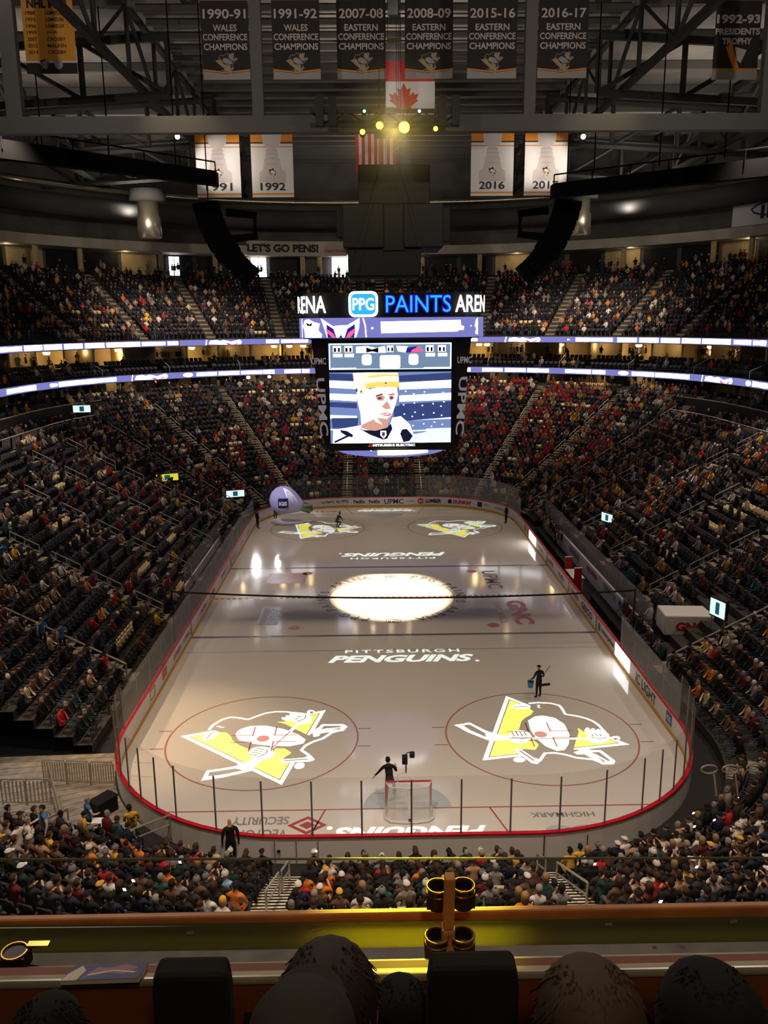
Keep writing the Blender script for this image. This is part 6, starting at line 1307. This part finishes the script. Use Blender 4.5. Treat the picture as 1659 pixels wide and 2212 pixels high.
standers(170, 60, TOT-60, 23.2, 25.6, 11.75); standers(150, 56, TOT-56, 37.2, 40.2, 26.1); standers(70, 60, TOT-60, 26, 27.8, 14.85); standers(40, 49, 64, 19.5, 20.7, 9.08); standers(30, TOT-64, TOT-49, 19.5, 20.7, 9.08)
o = mass('crowd', np.concatenate(PV), np.concatenate(PT), np.concatenate(PC), cm); tag(o, 'mixed crowd of spectators filling the side, far and upper stands', 'crowd', kind='stuff')
o = mass('stadium_seating', np.concatenate(QV), np.concatenate(QT), np.concatenate(QC), cm); tag(o, 'rows of black and cream folding seats filling the stands', 'seating', kind='stuff')
# lit phones in the near seats
mat('phone_glow', (236, 240, 255), emit=4)
for i, (px, py) in enumerate(sorted(((382, 1792), (269, 1921), (389, 1862), (288, 1902), (709, 1851), (683, 1838), (1285, 1866), (1505, 1872), (1427, 1947), (1543, 1771), (1498, 1756), (1366, 1788), (1593, 1724), (1500, 1785), (75, 1596), (136, 1616), (176, 1626)))):
    r = at_bowl(px, py, 1.12)
    if not r or r[2] < 1.5 or px < 200: continue
    p_ = r[0]; t = thing('phone', 'small glowing phone screen in the near crowd, %s from the left' % ORD[i], 'phone', p_, group='lit phones'); R = Matrix.Rotation(.5, 3, 'X')
    m = MB(); m.box(p_, (.085, .012, .16), 'black', mx=R); m.build('phone_body', t); m = MB(); q_ = lambda u, v: p_+R@Vector((u, -.008, v)); m.add([q_(-.038, -.072), q_(.038, -.072), q_(.038, .072), q_(-.038, .072)], [(0, 1, 2, 3)], 'phone_glow'); m.build('phone_screen', t)

# ================================================================== the suite front the photograph is taken from
mat('oak', (172, 112, 60), .5, noise=.35, scale=9); mat('ledge_stone', (150, 144, 122), .3, noise=.4, scale=7, spec=.6); mat('green_panel', (92, 98, 74), .35, spec=.5); nt = MATS['green_panel'].node_tree; tl = nt.nodes.new('ShaderNodeBsdfTranslucent'); tl.inputs[0].default_value = (.5, .5, .2, 1); mxs = nt.nodes.new('ShaderNodeMixShader'); mxs.inputs[0].default_value = .4; nt.links.new(nt.nodes['Principled BSDF'].outputs[0], mxs.inputs[1]); nt.links.new(tl.outputs[0], mxs.inputs[2]); nt.links.new(mxs.outputs[0], nt.nodes['Material Output'].inputs[0]); mat('brown_wall', (110, 56, 30), .6, noise=.4, scale=5); mat('brass', (190, 150, 80), .25, metal=.9); mat('guard_glass', (60, 90, 66), .05, alpha=.07, spec=.6); mat('cup_box', (34, 22, 14), .5); mat('bolt', (190, 186, 170), .3, metal=.8)
EY, EZ = CAM[1], CAM[2]
def fr(px, py, dist): return at_y(px, py, EY+dist)
ROLLM = Matrix.Rotation(.0145, 3, 'Y')
rl = thing('guard_rail', 'oak-capped guard rail with green front panel and glass at the suite front', 'railing', (CAM[0], EY+2.3, EZ-1.9))
a, b_ = fr(-120, 1992, 2.3), fr(1780, 1956, 2.3); c1, c2 = fr(-120, 2006, 2.3), fr(1780, 1983, 2.3)
m = MB(); m.add([a, b_, c2, c1]+[p+Vector((0, .03, .0)) for p in (a, b_, c2, c1)], [(0, 1, 2, 3), (4, 7, 6, 5), (0, 4, 5, 1), (3, 2, 6, 7), (0, 3, 7, 4), (1, 5, 6, 2)], 'oak'); m.build('cap_rail', rl, bevel=.008)
d1, d2 = fr(-120, 2007, 2.285), fr(1780, 1984, 2.285); e1, e2 = fr(-120, 2062, 2.285), fr(1780, 2032, 2.285)
m = MB(); m.add([d1, d2, e2, e1]+[p+Vector((0, .012, 0)) for p in (d1, d2, e2, e1)], [(0, 1, 2, 3), (4, 7, 6, 5), (0, 4, 5, 1), (3, 2, 6, 7), (0, 3, 7, 4), (1, 5, 6, 2)], 'green_panel'); m.build('front_panel', rl)
for px, py in ((412, 2015), (683, 2008), (1314, 1997), (1584, 1991)): m = MB(); p = fr(px, py, 2.28); m.tube([p+Vector((-.012, 0, 0)), p+Vector((.012, 0, .002))], .006, 'bolt', 8); m.build('bolt', rl)
g1, g2 = fr(-120, 1857, 2.36), fr(1780, 1853, 2.36); h1, h2 = fr(-120, 2000, 2.36), fr(1780, 1975, 2.36)
m = MB(); m.add([g1, g2, h2, h1], [(0, 1, 2, 3)], 'guard_glass'); o = m.build('glass_sheet', rl); m = MB(); m.tube([g1, g2], .004, 'green_panel', 5); m.build('glass_edge', rl)
ld = thing('drink_ledge', 'grey stone drink ledge with a brown panelled front before the seats', 'ledge', (CAM[0], EY+1.9, EZ-1.7))
a, b_ = fr(-150, 2090, 2.02), fr(1800, 2050, 2.02); c1, c2 = fr(-150, 2122, 1.9), fr(1800, 2085, 1.9)
m = MB(); m.add([a, b_, c2, c1]+[p-Vector((0, 0, .03)) for p in (a, b_, c2, c1)], [(0, 1, 2, 3), (4, 7, 6, 5), (0, 4, 5, 1), (3, 2, 6, 7), (0, 3, 7, 4), (1, 5, 6, 2)], 'ledge_stone'); m.build('ledge_top', ld, bevel=.01)
m = MB(); f1, f2 = c1+Vector((0, .01, -.02)), c2+Vector((0, .01, -.02)); m.add([f1, f2, f2-Vector((0, 0, 1.1)), f1-Vector((0, 0, 1.1))]+[p+Vector((0, .06, 0)) for p in (f1, f2, f2-Vector((0, 0, 1.1)), f1-Vector((0, 0, 1.1)))], [(0, 1, 2, 3), (4, 7, 6, 5), (0, 4, 5, 1), (3, 2, 6, 7), (0, 3, 7, 4), (1, 5, 6, 2)], 'brown_wall'); m.build('front_board', ld)
po = thing('rail_post', 'oak post with cup holders standing on the ledge before the glass', 'post', fr(966, 2080, 2.05))
m = MB(); t0, t1, t2 = fr(972, 1892, 2.1), fr(968, 2000, 2.08), fr(966, 2084, 2.04)
for (pa, pb, w_) in ((t0, t1, .030), (t1, t2, .038)):
    m.add([pa+Vector((sx*w_/2, sy*.02, 0)) for sx in (-1, 1) for sy in (-1, 1)]+[pb+Vector((sx*w_/2, sy*.02, 0)) for sx in (-1, 1) for sy in (-1, 1)], [(0, 1, 3, 2), (4, 6, 7, 5), (0, 4, 5, 1), (2, 3, 7, 6), (0, 2, 6, 4), (1, 5, 7, 3)], 'oak')
m.build('post_body', po, bevel=.004)
for (px, py, dist, lab) in ((946, 1915, 2.22, 'upper left'), (1001, 1913, 2.22, 'upper right'), (944, 2022, 2.06, 'lower left'), (999, 2020, 2.06, 'lower right')):  # upper pair: the lower pair's reflection in the glass, built solid
    c = fr(px, py, dist); h = po
    m = MB(); m.lathe([(.030, -.07), (.034, 0), (.028, .0), (.025, -.06)], 'cup_box', 18, c); m.box(c+Vector((0, .01, -.045)), (.07, .05, .05), 'cup_box'); m.tube([c+Vector((0, .0, -.05)), Vector((t1.x, c.y+.02, c.z-.05))], .008, 'cup_box', 5); h = m.build('cup_holder', po); m = MB(); m.tube([c+Vector((.034*math.cos(k*PI/9), .034*math.sin(k*PI/9), .002)) for k in range(18)], .0035, 'brass', 6, True); m.tube([c+Vector((.034*math.cos(k*PI/9), .034*math.sin(k*PI/9), -.018)) for k in range(18)], .003, 'brass', 6, True); m.build('brass_ring', h)
c = fr(32, 2060, 2.02); h = thing('cup_holder', 'dark cup holder with brass edge at the left picture edge on the ledge', 'cup holder', c); m = MB(); m.box(c-Vector((0, 0, .02)), (.07, .06, .05), 'cup_box'); m.build('holder_box', h); m = MB(); m.tube([c+Vector((.034*math.cos(k*PI/9), .034*math.sin(k*PI/9), .008)) for k in range(18)], .0035, 'brass', 6, True); m.box(c+Vector((.06, .02, .012)), (.06, .02, .008), 'brass'); m.build('brass_ring', h)
pg = thing('game_program', 'glossy game program lying on the drink ledge at the left', 'magazine', fr(225, 2105, 1.95))
q1, q2, q3, q4 = fr(130, 2128, 1.86), fr(300, 2122, 1.86), fr(322, 2088, 1.98), fr(165, 2092, 1.98); up = Vector((0, 0, .012))
mat('cover_blue', (86, 88, 120), .3); mat('cover_pink', (150, 110, 120), .3); mat('paper', (190, 180, 165), .5)
m = MB(); m.add([q1, q2, q3, q4]+[p+up for p in (q1, q2, q3, q4)], [(0, 3, 2, 1), (0, 1, 5, 4), (1, 2, 6, 5), (2, 3, 7, 6), (3, 0, 4, 7)], 'paper'); m.build('pages', pg)
mp = lambda u, v: (q1*(1-u)+q2*u)*(1-v)+(q4*(1-u)+q3*u)*v+up*1.1
m = MB(); art(m, [([rect(0, 0, 1, 1)], 'cover_blue'), ([[(0, 0), (.2, 0), (.22, .6), (.12, .9), (.02, .4)]], 'paper'), ([[(.25, .1), (.45, .5), (.75, .3), (.9, .7), (.7, .95), (.5, .7), (.35, .8)]], 'cover_pink'), ([stroke([(.3, .3), (.6, .55), (.9, .4)], .08)], 'paper')], mp); m.build('cover', pg)
# seats and people in front of the camera
mat('hair_dark_brown', (38, 27, 19), .7); mat('hair_light_brown', (62, 46, 32), .7); mat('hood_black', (9, 9, 10), .9); mat('cap_grey', (40, 39, 32), .85); mat('seat_fabric', (16, 15, 15), .9)
def big_head(c, r, hair, skin, turn=0, bald=False):
    "skull, ears, nose and neck as one surface seen from behind; returns the mesh builder"
    m = MB(); R = Matrix.Rotation(turn, 3, 'Z')
    rings = [(.06, -.27, .0), (.058, -.18, .0), (.062, -.13, .005), (.070, -.10, .012), (.078, -.06, .012), (.083, -.01, .006), (.084, .04, 0), (.078, .075, -.004), (.062, .103, -.006), (.036, .122, -.006), (.012, .128, -.006)]
    n = 28; vs = []
    for rad, z, dy in rings:
        for k in range(n):
            a = 2*PI*k/n; x = rad*math.cos(a); y = rad*1.2*math.sin(a)+dy
            if abs(z+.03) < .04 and abs(math.cos(a)) > .97: x *= 1.16
            if -.07 < z < .0 and math.sin(a) > .97: y += .022
            vs.append(V3(c)+R@V3((x, y, z))*r/.128)
    m.add(vs, [(i*n+k, i*n+(k+1) % n, (i+1)*n+(k+1) % n, (i+1)*n+k) for i in range(len(rings)-1) for k in range(n)]+[tuple((len(rings)-1)*n+k for k in range(n))], skin)
    return m
def strands(c, r, col, seed, zmin=-.09, vol=1.06, turn=0):
    m = MB(); R_ = random.Random(seed); R = Matrix.Rotation(turn, 3, 'Z'); n, nz = 40, 14; vs = []
    for i in range(nz+1):
        z = zmin+(.128-zmin)*math.sin(i/nz*PI/2); rad = max(.004, np.interp(z, [-.2, -.1, -.06, -.01, .04, .075, .103, .122, .128], [.07, .076, .083, .087, .087, .081, .066, .041, .004]))
        for k in range(n):
            a = 2*PI*k/n; q = vol+.03*R_.random()+.012*math.sin(k*2.3+i); front = math.sin(a) > .55 and z < .05
            q = .9 if front and z < .02 else q; vs.append(V3(c)+R@V3((rad*q*math.cos(a), rad*1.2*q*math.sin(a)-.004, z*(1.04)))*r/.128)
    m.add(vs, [(i*n+k, i*n+(k+1) % n, (i+1)*n+(k+1) % n, (i+1)*n+k) for i in range(nz) for k in range(n)]+[tuple(nz*n+k for k in range(n))], col)
    for _ in range(420):
        a = R_.uniform(0, 2*PI); ph = R_.uniform(.15, 1.45); z = .128*math.sin(ph); rad = .088*math.cos(ph)**.6
        if math.sin(a) > .5: continue
        p = V3((rad*math.cos(a), rad*1.2*math.sin(a), z)); tdir = V3((math.cos(a)*.3+R_.uniform(-.3, .3), math.sin(a)*.3+R_.uniform(-.3, .3), -.8)).normalized(); q1_ = p*1.06; q2_ = q1_+tdir*.03+p.normalized()*.004
        m.tube([V3(c)+R@q1_*r/.128, V3(c)+R@q2_*r/.128], [.0022, .0008], col, 3)
    return m
def torso_from(m, c, r, k, w_=.23, drop=.75):
    rings = [(.055, -.2, 0), (.1, -.235, 0), (w_*.8, -.285, -.02), (w_, -.37, -.02), (w_*.95, -.55, -.02), (w_*.85, -drop, 0)]; n = 20
    m.add([V3(c)+V3((a*math.cos(2*PI*j/n), a*.55*math.sin(2*PI*j/n)+dy, z)) for a, z, dy in rings for j in range(n)], [(i*n+j, i*n+(j+1) % n, (i+1)*n+(j+1) % n, (i+1)*n+j) for i in range(len(rings)-1) for j in range(n)], k); return m
def sitter(top_px, top_py, dist, wide_px, hair, skin, cloth, label, seed, kind='hair'):
    p = fr(top_px, top_py, dist); dep = (p-C0).dot(fw); r = wide_px/FPX*dep/2/.094*.128; c = p-V3((0, 0, r*1.04))
    m = big_head(c, r, hair, skin); torso_from(m, c, r, cloth); o = m.build('person', None, True); tag(o, label, 'person')
    if kind == 'hair': strands(c, r, hair, seed).build('hair', o, True)
    elif kind == 'hood':
        q = strands(c, r, hair, seed, -.2, 1.12); q.build('hood', o, True)
    else:
        q = MB(); n = 28; rg = [(.09, .02), (.0925, .05), (.086, .09), (.066, .118), (.03, .134), (.006, .137)]
        q.add([V3(c)+V3((a*math.cos(2*PI*j/n), a*1.18*math.sin(2*PI*j/n), z))*r/.128 for a, z in rg for j in range(n)], [(i*n+j, i*n+(j+1) % n, (i+1)*n+(j+1) % n, (i+1)*n+j) for i in range(len(rg)-1) for j in range(n)]+[tuple((len(rg)-1)*n+j for j in range(n))], hair)
        q.add([V3(c)+V3((.07*math.cos(a), .1+.1*math.sin(a), .03))*r/.128 for a in [PI*j/10 for j in range(11)]], [tuple(range(11))], hair); q.build('cap', o, True)
    return o
sitter(708, 2058, 1.5, 212, 'hair_dark_brown', 'skin_tan', 'cloth_dark_grey_hoodie', 'person with short brown hair seen from behind at the suite front', 1)
sitter(650, 2162, 1.12, 250, 'cap_grey', 'skin_tan', 'cloth_black_jacket', 'person in an olive grey cap seen from behind before the brown-haired head', 2, 'cap')
sitter(1280, 2102, 1.4, 240, 'hair_light_brown', 'skin_tan', 'cloth_brown_coat', 'person with lighter brown hair seen from behind at the lower right', 3)
sitter(1545, 2108, 1.45, 215, 'hood_black', 'skin_tan', 'cloth_black_jacket', 'person in a black hood at the lower right corner', 4, 'hood')
sitter(95, 2168, 1.45, 150, 'hood_black', 'skin_tan', 'cloth_black_jacket', 'person with black hair low in the lower left corner', 5)
sitter(865, 2125, 1.75, 130, 'hood_black', 'skin_tan', 'cloth_black_jacket', 'person with black hair beside the brown-haired head', 6)
for x0, x1, y0, dist, lab in ((322, 492, 2112, 1.6, 'black upholstered suite seat back under the game program'), (925, 1125, 2098, 1.62, 'black upholstered suite seat back beneath the oak post')):
    t = thing('theater_chair', lab, 'seat', fr((x0+x1)/2, y0+100, dist), group='black suite seats'); A_, B_ = fr(x0, y0, dist), fr(x1, y0, dist); w_ = B_.x-A_.x; cx_ = (A_.x+B_.x)/2; zt = A_.z
    m = MB(); m.add([(cx_+sx*w_/2*(1 if zz < -.05 else .93), A_.y+dy, zt+zz) for zz in (0, -.06, -.55) for dy in (0, .07) for sx in (-1, 1)], [(0, 1, 3, 2), (0, 4, 5, 1), (2, 3, 7, 6), (4, 8, 9, 5), (6, 7, 11, 10), (0, 2, 6, 4), (4, 6, 10, 8), (1, 5, 7, 3), (5, 9, 11, 7), (8, 10, 11, 9)], 'seat_fabric'); m.build('backrest', t, bevel=.015)
    m = MB(); m.box((cx_, A_.y+.28, zt-.5), (w_, .45, .1), 'seat_fabric'); m.build('seat_pan', t, bevel=.02); m = MB()
    for sx in (-1, 1): m.box((cx_+sx*w_/2, A_.y+.2, zt-.42), (.05, .3, .05), 'seat_fabric'); m.box((cx_+sx*w_/2, A_.y+.1, zt-.7), (.05, .06, .55), 'seat_fabric')
    m.build('armrest', t)
lamp('suite_ceiling_light', 'SPOT', (CAM[0]+.5, EY-1.2, EZ+2.2), (CAM[0], EY+2.2, EZ-1.8), 185, (1, .74, .48), .25, 110, .8)
lamp('amber_spill', 'SPOT', at_y(860, 280, -11.6), fr(905, 2020, 2.285), 560000, (1, .8, .03), .05, 1.0, 1)  # narrow beam added to make the yellow glow in the green panel
